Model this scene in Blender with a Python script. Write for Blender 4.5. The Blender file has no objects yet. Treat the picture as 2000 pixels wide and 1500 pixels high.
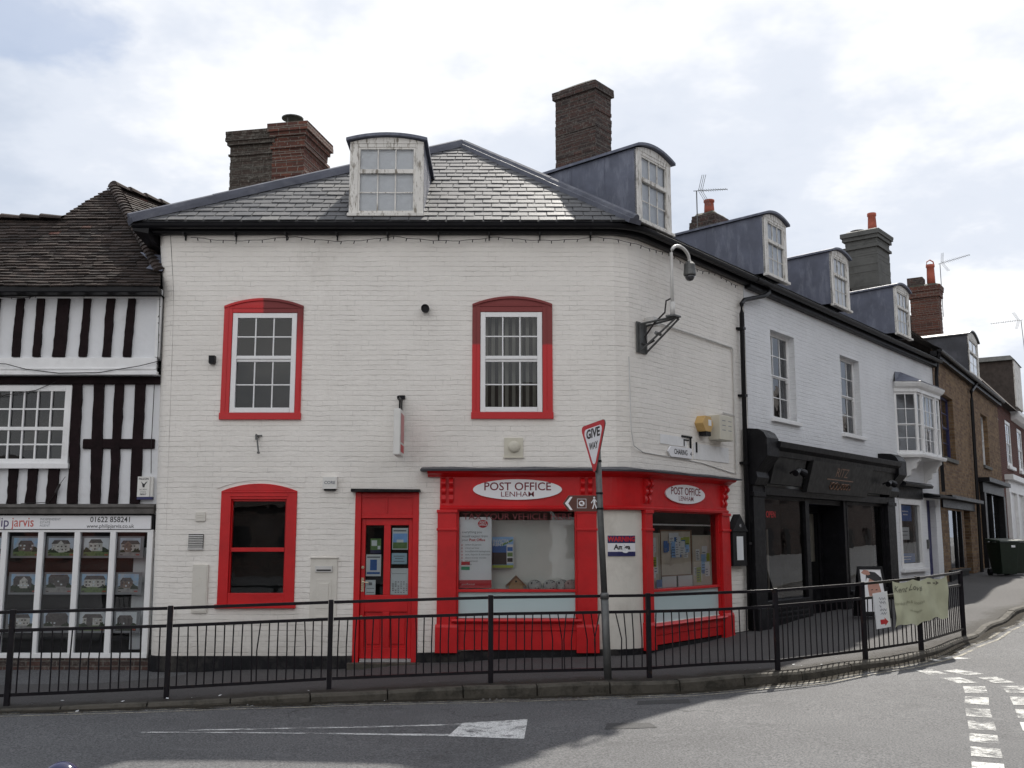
import bpy, math, random
from mathutils import Vector, noise as mnoise
rnd = random.Random(7)
rad = math.radians
S = bpy.context.scene
COL = S.collection

# ------------------------------------------------------------------ camera, sky, sun
cd = bpy.data.cameras.new("camera"); cam = bpy.data.objects.new("camera", cd); COL.objects.link(cam)
cam.location = (0, 0, 2.0); cam.rotation_euler = (rad(90 + 8.53), 0, 0)
cd.sensor_width = 36; cd.lens = 36.0; cd.clip_end = 3000; cd.clip_start = .05
S.camera = cam
SUN_AZ, SUN_EL = rad(20), rad(48.8)
w = bpy.data.worlds.new("World"); S.world = w; w.use_nodes = True
nt = w.node_tree; N = nt.nodes; L = nt.links; N.clear()
out = N.new("ShaderNodeOutputWorld"); bg = N.new("ShaderNodeBackground"); L.new(bg.outputs[0], out.inputs[0])
sky = N.new("ShaderNodeTexSky"); sky.sky_type = 'NISHITA'; sky.sun_disc = False
sky.sun_elevation = SUN_EL; sky.sun_rotation = SUN_AZ; sky.air_density = 1; sky.dust_density = 1.5
SKY_STR = .1
tc = N.new("ShaderNodeTexCoord"); sx = N.new("ShaderNodeSeparateXYZ"); L.new(tc.outputs["Generated"], sx.inputs[0])
def wm(op, a, b=None, clamp=False):
    m = N.new("ShaderNodeMath"); m.operation = op; m.use_clamp = clamp
    for i, v in enumerate((a, b)):
        if v is None: continue
        if isinstance(v, (int, float)): m.inputs[i].default_value = v
        else: L.new(v, m.inputs[i])
    return m.outputs[0]
zz = wm('ADD', wm('MAXIMUM', sx.outputs[2], 0.0), .22)
cx = N.new("ShaderNodeCombineXYZ"); L.new(wm('DIVIDE', sx.outputs[0], zz), cx.inputs[0]); L.new(wm('DIVIDE', sx.outputs[1], zz), cx.inputs[1])
def wnoise(scale, detail, off, rough=.55):
    mp = N.new("ShaderNodeMapping"); mp.inputs["Location"].default_value = off; L.new(cx.outputs[0], mp.inputs[0])
    n = N.new("ShaderNodeTexNoise"); n.inputs["Scale"].default_value = scale; n.inputs["Detail"].default_value = detail
    n.inputs["Roughness"].default_value = rough; L.new(mp.outputs[0], n.inputs["Vector"]); return n.outputs["Fac"]
def wramp(fac, *stops):
    r = N.new("ShaderNodeValToRGB"); e = r.color_ramp.elements
    while len(e) < len(stops): e.new(.5)
    for q, (p_, c) in zip(e, stops): q.position = p_; q.color = (*c, 1)
    r.color_ramp.interpolation = 'EASE'
    L.new(fac, r.inputs[0]); return r.outputs[0]
def wmix(f, a, b):
    m = N.new("ShaderNodeMix"); m.data_type = 'RGBA'
    if isinstance(f, float): m.inputs[0].default_value = f
    else: L.new(f, m.inputs[0])
    for k, v in ((6, a), (7, b)):
        if isinstance(v, tuple): m.inputs[k].default_value = (*v, 1)
        else: L.new(v, m.inputs[k])
    return m.outputs[2]
skc = N.new("ShaderNodeVectorMath"); skc.operation = 'SCALE'; L.new(sky.outputs[0], skc.inputs[0]); skc.inputs[3].default_value = SKY_STR
dp_ = N.new("ShaderNodeVectorMath"); dp_.operation = 'DOT_PRODUCT'; nv = N.new("ShaderNodeVectorMath"); nv.operation = 'NORMALIZE'; L.new(tc.outputs["Generated"], nv.inputs[0]); L.new(nv.outputs[0], dp_.inputs[0])
dp_.inputs[1].default_value = (math.sin(SUN_AZ) * math.cos(SUN_EL), math.cos(SUN_AZ) * math.cos(SUN_EL), math.sin(SUN_EL))
glow = wm('ADD', wm('MAXIMUM', wm('MULTIPLY', wm('SUBTRACT', dp_.outputs["Value"], .74), .6), -.16), wm('MULTIPLY', wm('MAXIMUM', wm('MULTIPLY', sx.outputs[1], -1.0), 0.0), .5))
cfac = wm('ADD', wm('ADD', wm('MULTIPLY', wm('SUBTRACT', wnoise(1.5, 6, (1.3, .6, 0), .6), .5), 1.25), wm('MULTIPLY', wm('SUBTRACT', wnoise(.6, 3, (3.3, 7.6, 0)), .5), .5)), wm('ADD', glow, .42))
cloudcol = wramp(cfac, (.22, (.52, .575, .67)), (.43, (.655, .695, .77)), (.60, (.86, .87, .89)), (.74, (.98, .98, .985)), (.95, (1.25, 1.22, 1.18)))
mask = wramp(wnoise(1.1, 6, (4.1, 2.2, 0), .6), (.22, (.5,) * 3), (.33, (.97,) * 3))
gp = N.new("ShaderNodeVectorMath"); gp.operation = 'DOT_PRODUCT'; L.new(nv.outputs[0], gp.inputs[0]); gp.inputs[1].default_value = Vector((-.475, .925, .54)).normalized()
gapf = wm('MULTIPLY', wm('MULTIPLY', wm('SUBTRACT', wm('ADD', gp.outputs["Value"], wm('MULTIPLY', wm('SUBTRACT', wnoise(5.0, 5, (2, 5, 0)), .5), .02)), .9968), 330.0, True), .5)   # a break in the cloud
mask = wm('MULTIPLY', mask, wm('SUBTRACT', 1.0, gapf))
bgc = wmix(mask, skc.outputs[0], cloudcol)
L.new(bgc, bg.inputs[0]); bg.inputs[1].default_value = 1.0
sd = bpy.data.lights.new("sun", 'SUN'); so = bpy.data.objects.new("sun", sd); COL.objects.link(so)
sd.energy = 5.0; sd.angle = rad(.9); sd.color = (1, .95, .87)
so.rotation_euler = (math.pi / 2 - SUN_EL, 0, math.pi - SUN_AZ); so.location = (5, 10, 30)
S.view_settings.view_transform = 'Standard'; S.view_settings.look = 'None'; S.view_settings.exposure = .30; S.view_settings.gamma = 1

# ------------------------------------------------------------------ materials
class NG:
    def __init__(s, name):
        s.m = bpy.data.materials.new(name); s.m.use_nodes = True; s.t = s.m.node_tree; s.n = s.t.nodes; s.n.clear()
        s.out = s.n.new("ShaderNodeOutputMaterial"); s.b = s.n.new("ShaderNodeBsdfPrincipled"); s.t.links.new(s.b.outputs[0], s.out.inputs[0])
        s.oc = s.n.new("ShaderNodeTexCoord")
    def lk(s, a, b): s.t.links.new(a, b)
    def setv(s, sock, v):
        if isinstance(v, (int, float)): sock.default_value = v
        elif isinstance(v, tuple): sock.default_value = (*v, 1) if len(v) == 3 and sock.type == 'RGBA' else v
        else: s.lk(v, sock)
    def noise(s, scale, detail=4, rough=.6, vec=None, stretch=None, dist=0):
        n = s.n.new("ShaderNodeTexNoise"); n.inputs["Scale"].default_value = scale; n.inputs["Detail"].default_value = detail
        n.inputs["Roughness"].default_value = rough; n.inputs["Distortion"].default_value = dist
        v = vec or s.oc.outputs["Object"]
        if stretch:
            mp = s.n.new("ShaderNodeMapping"); mp.inputs["Scale"].default_value = stretch; s.lk(v, mp.inputs[0]); v = mp.outputs[0]
        s.lk(v, n.inputs["Vector"]); return n.outputs["Fac"]
    def math(s, op, a, b=0.0, clamp=False):
        m = s.n.new("ShaderNodeMath"); m.operation = op; m.use_clamp = clamp; s.setv(m.inputs[0], a); s.setv(m.inputs[1], b); return m.outputs[0]
    def mix(s, f, a, b, mode='MIX'):
        m = s.n.new("ShaderNodeMix"); m.data_type = 'RGBA'; m.blend_type = mode; s.setv(m.inputs[0], f); s.setv(m.inputs[6], a); s.setv(m.inputs[7], b); return m.outputs[2]
    def ramp(s, f, lo, hi, a=0.0, b=1.0):
        m = s.n.new("ShaderNodeMapRange"); s.lk(f, m.inputs[0])
        for i, v in zip((1, 2, 3, 4), (lo, hi, a, b)): m.inputs[i].default_value = v
        return m.outputs[0]
    def bump(s, h, strength=.5, dist=.01):
        b = s.n.new("ShaderNodeBump"); b.inputs["Strength"].default_value = strength; b.inputs["Distance"].default_value = dist
        s.lk(h, b.inputs["Height"]); s.lk(b.outputs[0], s.b.inputs["Normal"])
    def done(s, col, rough=.6, metal=0.0, spec=.5):
        s.setv(s.b.inputs["Base Color"], col); s.setv(s.b.inputs["Roughness"], rough); s.b.inputs["Metallic"].default_value = metal
        s.b.inputs["Specular IOR Level"].default_value = spec; return s.m
def sc(c, k): return tuple(min(1, v * k) for v in c)
def M(name, col, rough=.55, var=.12, vs=5, bump=.15, bs=45, metal=0.0, spec=.5, dirt=None, dl=(.52, .72), dscale=2.5, stretch=None):
    g = NG(name); c = g.mix(g.ramp(g.noise(vs, 5), .3, .7), sc(col, 1 - var), sc(col, 1 + var))
    if dirt: c = g.mix(g.ramp(g.noise(dscale, 7, .7, stretch=stretch), dl[0], dl[1]), c, dirt)
    if bump: g.bump(g.noise(bs, 4), bump, .01)
    rr = g.ramp(g.noise(vs * 3, 3), .3, .7, max(.02, rough - .08), min(1, rough + .08))
    return g.done(c, rr, metal, spec)
def painted_brick(name, col, stain, bw=.225, rh=.0765):
    g = NG(name); uv = g.n.new("ShaderNodeUVMap").outputs[0]
    dn = g.n.new("ShaderNodeTexNoise"); dn.inputs["Scale"].default_value = 2.2; dn.inputs["Detail"].default_value = 3; g.lk(uv, dn.inputs["Vector"])
    sub = g.n.new("ShaderNodeVectorMath"); sub.operation = 'MULTIPLY_ADD'; g.lk(dn.outputs["Color"], sub.inputs[0]); sub.inputs[1].default_value = (.03, .036, 0); g.lk(uv, sub.inputs[2])
    d2 = g.n.new("ShaderNodeTexNoise"); d2.inputs["Scale"].default_value = 9; d2.inputs["Detail"].default_value = 3; g.lk(uv, d2.inputs["Vector"])
    s2 = g.n.new("ShaderNodeVectorMath"); s2.operation = 'MULTIPLY_ADD'; g.lk(d2.outputs["Color"], s2.inputs[0]); s2.inputs[1].default_value = (.02, .024, 0); g.lk(sub.outputs[0], s2.inputs[2]); sub = s2
    b = g.n.new("ShaderNodeTexBrick"); g.lk(sub.outputs[0], b.inputs["Vector"]); b.inputs["Scale"].default_value = 1
    b.inputs["Brick Width"].default_value = bw; b.inputs["Row Height"].default_value = rh; b.inputs["Mortar Size"].default_value = .0055; b.inputs["Mortar Smooth"].default_value = .35
    b.offset = .5
    sp = g.n.new("ShaderNodeSeparateXYZ"); g.lk(sub.outputs[0], sp.inputs[0])
    fr = g.math('FRACT', g.math('DIVIDE', sp.outputs[1], rh))
    bed = g.ramp(g.math('ABSOLUTE', g.math('SUBTRACT', fr, .04)), .05, .11, 1, 0)      # bed joints only
    gap = g.math('MULTIPLY', g.ramp(g.noise(2.1, 6, .8, vec=uv, stretch=(1, 3, 1)), .50, .64), g.ramp(g.noise(.7, 3, .6, vec=uv), .35, .60, .35, 1))
    line = g.math('MULTIPLY', bed, gap)
    perp = g.math('MULTIPLY', b.outputs["Fac"], g.ramp(g.noise(2.6, 5, .7, vec=uv), .5, .72))
    c = g.mix(g.ramp(g.noise(.9, 7, .7), .3, .72), sc(col, .93), sc(col, 1.04))
    c = g.mix(g.ramp(g.noise(.75, 8, .75, vec=uv, stretch=(1, .35, 1)), .56, .80, 0, .55), c, stain)
    c = g.mix(g.ramp(g.noise(26, 5, .8, vec=uv), .68, .80, 0, .6), c, sc(stain, .55))
    c = g.mix(g.math('MULTIPLY', g.ramp(g.noise(5, 6, .8, vec=uv, stretch=(2.2, .25, 1)), .58, .75, 0, .5), g.ramp(g.noise(.5, 3, .6, vec=uv), .45, .65)), c, stain)
    dz = g.math('ADD', sp.outputs[1], g.math('MULTIPLY', g.math('SUBTRACT', g.noise(1.4, 6, .75, vec=uv), .5), -1.5)); c = g.mix(g.ramp(dz, .25, 1.0, .45, 0), c, sc(stain, .8))
    c = g.mix(g.math('MULTIPLY', line, .38), c, sc(stain, .42)); c = g.mix(g.math('MULTIPLY', perp, .40), c, sc(stain, .5))
    soft = g.ramp(g.noise(1.3, 5, .7, vec=uv, stretch=(1, 4, 1)), .36, .64, .12, 1)
    h = g.math('SUBTRACT', g.math('ADD', g.math('MULTIPLY', g.noise(12, 6, .7, vec=uv), 1.2), g.math('MULTIPLY', g.noise(4.5, 3, .5, vec=uv, stretch=(1, 2.5, 1)), .8)), g.math('MULTIPLY', soft, g.math('ADD', g.math('MULTIPLY', bed, .42), g.math('MULTIPLY', b.outputs["Fac"], .42))))
    g.bump(h, .62, .013)
    return g.done(c, .62, 0, .3)
def brick(name, c1, c2, mortar, bw=.225, rh=.075, lichen=None, ll=(.5, .65), ms=.007):
    g = NG(name); uv = g.n.new("ShaderNodeUVMap").outputs[0]
    dn = g.n.new("ShaderNodeTexNoise"); dn.inputs["Scale"].default_value = 5; g.lk(uv, dn.inputs["Vector"])
    sub = g.n.new("ShaderNodeVectorMath"); sub.operation = 'MULTIPLY_ADD'; g.lk(dn.outputs["Color"], sub.inputs[0]); sub.inputs[1].default_value = (.012, .012, 0); g.lk(uv, sub.inputs[2])
    b = g.n.new("ShaderNodeTexBrick"); g.lk(sub.outputs[0], b.inputs["Vector"]); b.inputs["Scale"].default_value = 1
    b.inputs["Brick Width"].default_value = bw; b.inputs["Row Height"].default_value = rh; b.inputs["Mortar Size"].default_value = ms; b.inputs["Mortar Smooth"].default_value = .2
    b.inputs["Color1"].default_value = (*c1, 1); b.inputs["Color2"].default_value = (*c2, 1); b.inputs["Mortar"].default_value = (*mortar, 1); b.inputs["Bias"].default_value = 0
    c = g.mix(g.ramp(g.noise(14, 6, .7, vec=uv), .3, .7, .55, 0), b.outputs["Color"], (.03, .025, .022))
    if lichen: c = g.mix(g.ramp(g.noise(7, 8, .8, vec=uv), ll[0], ll[1], 0, .75), c, lichen)
    g.bump(g.math('SUBTRACT', g.noise(30, 4, vec=uv), g.math('MULTIPLY', b.outputs["Fac"], 1.5)), .9, .015)
    return g.done(c, .85, 0, .25)
def tiles_mat(name, c1, c2, odd, odd_at, rough, lichen, spec=.5, ll=(.55, .75), dark=(.01, .01, .011)):
    g = NG(name); ge = g.n.new("ShaderNodeNewGeometry"); r = ge.outputs["Random Per Island"]
    c = g.mix(r, c1, c2); c = g.mix(g.ramp(r, odd_at, odd_at + .001), c, odd)
    c = g.mix(g.ramp(g.noise(9, 7, .75), ll[0], ll[1], 0, .8), c, lichen)
    c = g.mix(g.ramp(g.noise(40, 5, .7), .35, .62, .5, 0), c, dark)
    g.bump(g.noise(35, 5), .35, .008)
    rr = g.math('ADD', g.math('MULTIPLY', r, .16), rough)
    return g.done(c, rr, 0, spec)
def asphalt(name, lo, hi, rough=.75, tint=(1, 1, 1), dirt=None, grain=1.0, cracks=False):
    g = NG(name)
    f1 = g.ramp(g.noise(48 * grain, 4, .85), .36, .64); f2 = g.ramp(g.noise(.55, 6, .65), .3, .7)
    c = g.mix(f1, sc(lo, 1), sc(hi, 1)); c = g.mix(g.math('MULTIPLY', f2, .35), c, sc(lo, .9))
    c = g.mix(g.ramp(g.noise(4.5, 6, .7), .56, .74, 0, .35), c, sc(hi, 1.05))
    if cracks:
        for scl, wd, lo_, hi_ in ((.55, .006, .52, .60), (1.7, .010, .60, .66)):
            vo = g.n.new("ShaderNodeTexVoronoi"); vo.feature = 'DISTANCE_TO_EDGE'; vo.inputs["Scale"].default_value = scl
            dv = g.n.new("ShaderNodeTexNoise"); dv.inputs["Scale"].default_value = 3.5; dv.inputs["Detail"].default_value = 5; g.lk(g.oc.outputs["Object"], dv.inputs["Vector"])
            va = g.n.new("ShaderNodeVectorMath"); va.operation = 'MULTIPLY_ADD'; g.lk(dv.outputs["Color"], va.inputs[0]); va.inputs[1].default_value = (.5, .5, 0); g.lk(g.oc.outputs["Object"], va.inputs[2]); g.lk(va.outputs[0], vo.inputs["Vector"])
            k = g.math('MULTIPLY', g.ramp(vo.outputs["Distance"], wd * .4, wd, 1, 0), g.ramp(g.noise(.35, 3), lo_, hi_)); c = g.mix(g.math('MULTIPLY', k, .7), c, (.015, .015, .016))
        c = g.mix(g.ramp(g.noise(1.3, 5, .6), .62, .74, 0, .45), c, (.03, .03, .032))
    if dirt:
        uv = g.n.new("ShaderNodeUVMap").outputs[0]; sp = g.n.new("ShaderNodeSeparateXYZ"); g.lk(uv, sp.inputs[0])
        k = g.math('ADD', sp.outputs[1], g.math('MULTIPLY', g.math('SUBTRACT', g.noise(2.2, 7, .75), .5), 1.0))
        c = g.mix(g.ramp(k, .12, .42, .92, 0), c, dirt)
        c = g.mix(g.ramp(g.noise(18, 4, .8), .66, .8, 0, .3), c, (.09, .09, .07))
    g.bump(g.noise(110 * grain, 3, .8), .8, .012)
    return g.done(c, rough, 0, .35)
def worn_paint(name, col, lo, hi, sx_=(1, 1, 1)):
    g = NG(name); f = g.ramp(g.noise(3.5, 8, .82, stretch=sx_), lo, hi)
    g2 = g.ramp(g.noise(75, 3, .7), .33, .5)
    g.done(g.mix(g.noise(5, 5), sc(col, .75), col), .7, 0, .3)
    tr = g.n.new("ShaderNodeBsdfTransparent"); mx = g.n.new("ShaderNodeMixShader"); g.lk(g.math('MULTIPLY', f, g2), mx.inputs[0]); g.lk(tr.outputs[0], mx.inputs[1]); g.lk(g.b.outputs[0], mx.inputs[2]); g.lk(mx.outputs[0], g.out.inputs[0])
    return g.m
def glass(name, tint=(.82, .86, .86), boost=1.0, wav=.004, rough=0.0):
    g = NG(name); g.n.remove(g.b); tr = g.n.new("ShaderNodeBsdfTransparent"); tr.inputs[0].default_value = (*tint, 1)
    gl = g.n.new("ShaderNodeBsdfGlossy"); gl.inputs["Roughness"].default_value = rough; gl.inputs[0].default_value = (.95, .97, 1, 1)
    fz = g.n.new("ShaderNodeFresnel"); fz.inputs[0].default_value = 1.52
    bp = g.n.new("ShaderNodeBump"); bp.inputs["Strength"].default_value = .25; bp.inputs["Distance"].default_value = wav; g.lk(g.noise(2.3, 2), bp.inputs["Height"]); g.lk(bp.outputs[0], gl.inputs["Normal"])
    mx = g.n.new("ShaderNodeMixShader"); g.lk(g.math('MULTIPLY', fz.outputs[0], boost, True), mx.inputs[0]); g.lk(tr.outputs[0], mx.inputs[1]); g.lk(gl.outputs[0], mx.inputs[2]); g.lk(mx.outputs[0], g.out.inputs[0])
    return g.m
def emis(name, col, s):
    g = NG(name); g.b.inputs["Emission Color"].default_value = (*col, 1); g.b.inputs["Emission Strength"].default_value = s; return g.done(col)
def two_tone(name, bright, faded, split, axis, soft=.03):
    """gloss paint whose upper coat has faded to a flat brick red: a real colour change with its own edge"""
    g = NG(name); ge = g.n.new("ShaderNodeNewGeometry"); sp = g.n.new("ShaderNodeSeparateXYZ"); g.lk(ge.outputs["Position"], sp.inputs[0])
    k = g.math('ADD', sp.outputs[axis], g.math('MULTIPLY', g.noise(6, 4), soft)); f = g.ramp(k, split, split + .03)
    if axis == 0:
        f = g.math('MULTIPLY', f, g.ramp(sp.outputs[2], 4.75, 5.35))
    g.bump(g.noise(30, 4), .1, .01)
    return g.done(g.mix(f, bright, faded), g.math('ADD', g.math('MULTIPLY', f, .3), .38), 0, .45)

m_white = painted_brick("old_white_painted_brick", (.82, .785, .735), (.50, .46, .41))
m_white2 = painted_brick("fresh_white_painted_brick", (.76, .77, .79), (.56, .56, .57))
m_render = M("cream_render", (.66, .63, .57), .7, .06, 2, .3, 30, dirt=(.48, .45, .40), dl=(.5, .85))
m_red = M("red_gloss_paint", (.52, .008, .011), .42, .14, 3, .22, 18, spec=.40, dirt=(.38, .014, .012), dl=(.60, .85), dscale=4, stretch=(1, 1, .5))
m_redL = two_tone("red_paint_left_window", (.52, .010, .014), (.20, .035, .035), -3.77, 0)
m_redR = two_tone("red_paint_right_window", (.50, .010, .014), (.22, .042, .04), 4.88, 2)
m_black = M("black_paint", (.010, .010, .012), .42, .3, 5, .25, 30, spec=.16, dirt=(.04, .04, .04), dl=(.55, .8))
m_plinth = M("black_plinth_paint", (.013, .013, .015), .6, .3, 5, .6, 18, spec=.15, dirt=(.06, .055, .05), dl=(.5, .75))
m_upvc = M("white_plastic_frame", (.78, .78, .78), .32, .04, 3, 0)
m_wood = M("weathered_white_paint", (.70, .68, .64), .6, .08, 4, .4, 40, dirt=(.20, .175, .14), dl=(.51, .64), dscale=6, stretch=(3, 3, .7))
m_woodw = M("white_gloss_joinery", (.78, .78, .78), .4, .06, 4, .1, 40, dirt=(.5, .5, .48), dl=(.55, .85))
m_lead = M("lead_sheet", (.105, .115, .155), .58, .22, 2.5, .3, 12, dirt=(.22, .235, .285), dl=(.50, .78), dscale=3, stretch=(2.2, 2.2, .6))
m_leadd = M("dark_lead_sheet", (.05, .053, .065), .55, .2, 2.5, .3, 12, dirt=(.1, .1, .12), dl=(.5, .8))
m_leadr = M("lead_ridge_roll", (.095, .10, .125), .6, .2, 3, .3, 14, spec=.3, dirt=(.17, .175, .20), dl=(.52, .8))
m_slate = tiles_mat("roof_slates", (.082, .084, .090), (.122, .122, .127), (.17, .168, .165), .94, .50, (.25, .245, .235), spec=.42, ll=(.54, .78))
m_clay = tiles_mat("old_clay_tiles", (.032, .025, .022), (.078, .058, .050), (.14, .062, .048), .993, .8, (.085, .078, .07), spec=.3, ll=(.55, .8))
m_gutter = M("black_gutter", (.008, .008, .010), .4, .2, 5, .1, 30, spec=.2)
m_brickold = brick("sooty_red_brick", (.105, .055, .045), (.05, .038, .036), (.15, .135, .12), lichen=(.22, .21, .185), ll=(.52, .70), ms=.009)
m_bricklich = brick("lichened_brick", (.075, .052, .042), (.055, .044, .036), (.16, .15, .13), lichen=(.24, .23, .20), ll=(.5, .66))
m_brickred = brick("red_chimney_brick", (.20, .072, .048), (.11, .046, .037), (.27, .235, .20), ms=.009, lichen=(.05, .042, .035), ll=(.52, .70))
m_brickyel = brick("yellow_stock_brick", (.36, .235, .125), (.17, .095, .055), (.27, .22, .17), bw=.25, rh=.085, lichen=(.10, .07, .05), ll=(.5, .7))
m_brickred2 = brick("dark_red_brick", (.17, .05, .038), (.12, .04, .034), (.18, .15, .13))
m_cap = M("mossy_mortar_cap", (.075, .068, .055), .9, .3, 8, 1.0, 12, dirt=(.035, .042, .022), dl=(.42, .6), dscale=7)
m_greyrend = M("grey_chimney_render", (.105, .105, .098), .85, .15, 3, .5, 22, dirt=(.06, .06, .055), dl=(.5, .75))
m_terra = M("terracotta", (.36, .085, .05), .7, .15, 6, .3, 30)
m_timber = M("black_stained_timber", (.012, .006, .007), .6, .35, 7, .6, 22, spec=.1)
m_plaster = M("white_lime_plaster", (.72, .73, .75), .75, .05, 2, .8, 7, dirt=(.55, .55, .55), dl=(.55, .85))
m_steel = M("galvanised_steel", (.12, .122, .12), .5, .2, 8, .15, 30, metal=.5, dirt=(.08, .07, .06), dl=(.55, .8))
m_rail = M("black_railing_paint", (.009, .008, .011), .38, .3, 6, .15, 40, spec=.25, dirt=(.045, .028, .018), dl=(.60, .72), dscale=9)
m_plasticw = M("white_plastic_box", (.70, .69, .66), .45, .05, 4, 0, dirt=(.5, .48, .43), dl=(.55, .9))
m_cream = M("cream_plastic_box", (.58, .55, .46), .5, .06, 4, 0)
m_yel = M("amber_plastic", (.56, .36, .13), .4, .08, 4, 0)
m_signw = M("white_sign_face", (.78, .78, .80), .35, .03, 3, 0)
m_maroon = M("dark_red_lettering", (.16, .008, .02), .4, .05, 4, 0)
m_ink = M("black_ink", (.015, .015, .018), .5, .1, 4, 0)
m_inkgrey = M("grey_ink", (.22, .23, .25), .6, .1, 4, 0)
m_navy = M("navy_ink", (.02, .022, .10), .5, .1, 4, 0)
m_redink = M("red_ink", (.50, .02, .03), .5, .1, 4, 0)
m_blue = M("bright_blue_print", (.02, .13, .42), .45, .2, 5, 0)
m_skyb = M("sky_blue_print", (.28, .50, .85), .5, .25, 4, 0)
m_green = M("green_print", (.14, .26, .08), .5, .3, 9, 0)
m_lime = M("lime_print", (.38, .46, .06), .5, .2, 5, 0)
m_greeng = M("green_logo_print", (.02, .28, .14), .5, .1, 5, 0)
m_paper = M("white_paper", (.74, .76, .78), .6, .04, 4, 0)
m_card = M("beige_board", (.60, .53, .44), .7, .1, 5, 0)
m_brown = M("brown_sign_face", (.10, .034, .024), .4, .1, 4, 0)
m_frost = M("frosted_vinyl", (.46, .58, .59), .35, .03, 1, 0, spec=.35)
m_back = M("pale_backing_board", (.72, .73, .69), .7, .07, 1.5, .1, 10)
m_dark = M("dark_interior", (.022, .021, .022), .8, .4, 1.2, 0)
m_room = M("unlit_room_tone", (.07, .065, .06), .8, .3, 1.2, 0)  # shade of unlit rooms put into the colour
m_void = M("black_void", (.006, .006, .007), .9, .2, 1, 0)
m_blind = M("cream_blind_fabric", (.36, .34, .30), .7, .08, 6, .1, 60)
m_net = M("white_net_curtain", (.84, .85, .86), .8, .08, 8, .2, 60)
m_house = M("printed_house_front", (.55, .50, .46), .6, .5, 12, 0)
m_roofp = M("printed_roof", (.09, .07, .075), .6, .4, 12, 0)
m_acry = M("acrylic_frame", (.30, .31, .33), .15, .1, 5, 0, spec=.8)
m_birch = M("pale_birdhouse_wood", (.42, .27, .14), .65, .15, 6, .2, 40)
m_birchd = M("birdhouse_roof_wood", (.24, .13, .07), .65, .2, 6, .2, 40)
m_cush = M("printed_cushion_cloth", (.52, .53, .52), .7, .2, 8, .2, 40, dirt=(.06, .06, .07), dl=(.50, .56), dscale=16)
m_cushr = M("pink_printed_cushion_cloth", (.50, .36, .34), .7, .2, 8, .2, 40, dirt=(.10, .05, .05), dl=(.50, .58), dscale=16)
m_skin = M("printed_skin", (.42, .22, .17), .6, .2, 6, 0)
m_bin = M("dark_green_plastic", (.012, .022, .014), .45, .2, 6, .1, 30)
m_canvas = M("pale_green_canvas", (.50, .51, .36), .75, .08, 4, .3, 25, dirt=(.36, .37, .25), dl=(.55, .8))
m_cable = M("dark_cable", (.02, .015, .015), .6, .2, 4, 0)
m_conduit = M("painted_conduit", (.55, .54, .52), .5, .1, 5, .1)
m_kerb = M("concrete_kerb", (.105, .093, .075), .85, .35, 4, 1.0, 18, dirt=(.028, .025, .018), dl=(.36, .60), dscale=4)
m_road = asphalt("road_asphalt", (.022, .023, .026), (.215, .215, .22), .74, cracks=True)
m_pave = asphalt("pavement_asphalt", (.048, .046, .046), (.105, .10, .10), .8, dirt=(.022, .018, .013))
m_paint = worn_paint("worn_white_road_paint", (.74, .74, .73), .36, .50)
m_paint2 = worn_paint("very_worn_road_paint", (.60, .60, .58), .41, .56)
m_paint3 = worn_paint("old_edge_line_paint", (.40, .37, .30), .38, .55)
m_patch = asphalt("tarmac_patch", (.030, .030, .032), (.09, .09, .092), .75)
m_iron = M("drain_iron", (.10, .095, .09), .6, .3, 8, .4, 30)
m_glass = glass("window_glass")
m_glassd = glass("old_window_glass", (.86, .88, .9), 1.25, .02)
m_glass_s = glass("shop_glass", (.9, .92, .92), .9)
m_glassb = glass("bright_reflecting_glass", (.75, .77, .8), 1.15, .004)
m_blueglow = emis("blue_led", (.15, .15, 1.0), 1.6)
m_redglow = emis("red_neon", (.8, .04, .05), .12)
m_navyg = M("navy_gloss_ball", (.012, .012, .05), .12, .1, 4, 0, spec=.7)

# ------------------------------------------------------------------ frames and mesh builder
class Fr:
    def __init__(s, ox, oy, ang):
        s.o = (ox, oy); s.d = (math.cos(ang), math.sin(ang)); s.n = (s.d[1], -s.d[0])
    def p(s, u, o, z): return Vector((s.o[0] + u * s.d[0] + o * s.n[0], s.o[1] + u * s.d[1] + o * s.n[1], z))
A_R = math.atan2(.7833, .6217)
FF = Fr(0, 15.2, 0); RR = Fr(1.75, 15.2, A_R); ER = Fr(0, 15.4, 0)
class PathFr:
    """post office wall line: flat front (u = x), rounded corner, angled flank (u = t + 1.701)"""
    R = .35 / math.tan(A_R / 2)
    def p(s, u, o, z):
        if u <= 1.40: return FF.p(u, o, z)
        a = (u - 1.40) / s.R
        if a < A_R:
            cx_, cy_ = 1.40, 15.2 + s.R
            r = s.R + o; return Vector((cx_ + r * math.sin(a), cy_ - r * math.cos(a), z))
        return RR.p(.35 + (u - 1.40 - s.R * A_R), o, z)
PF = PathFr(); UT = 1.40 + PF.R * A_R - .35
OFF = {}
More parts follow.
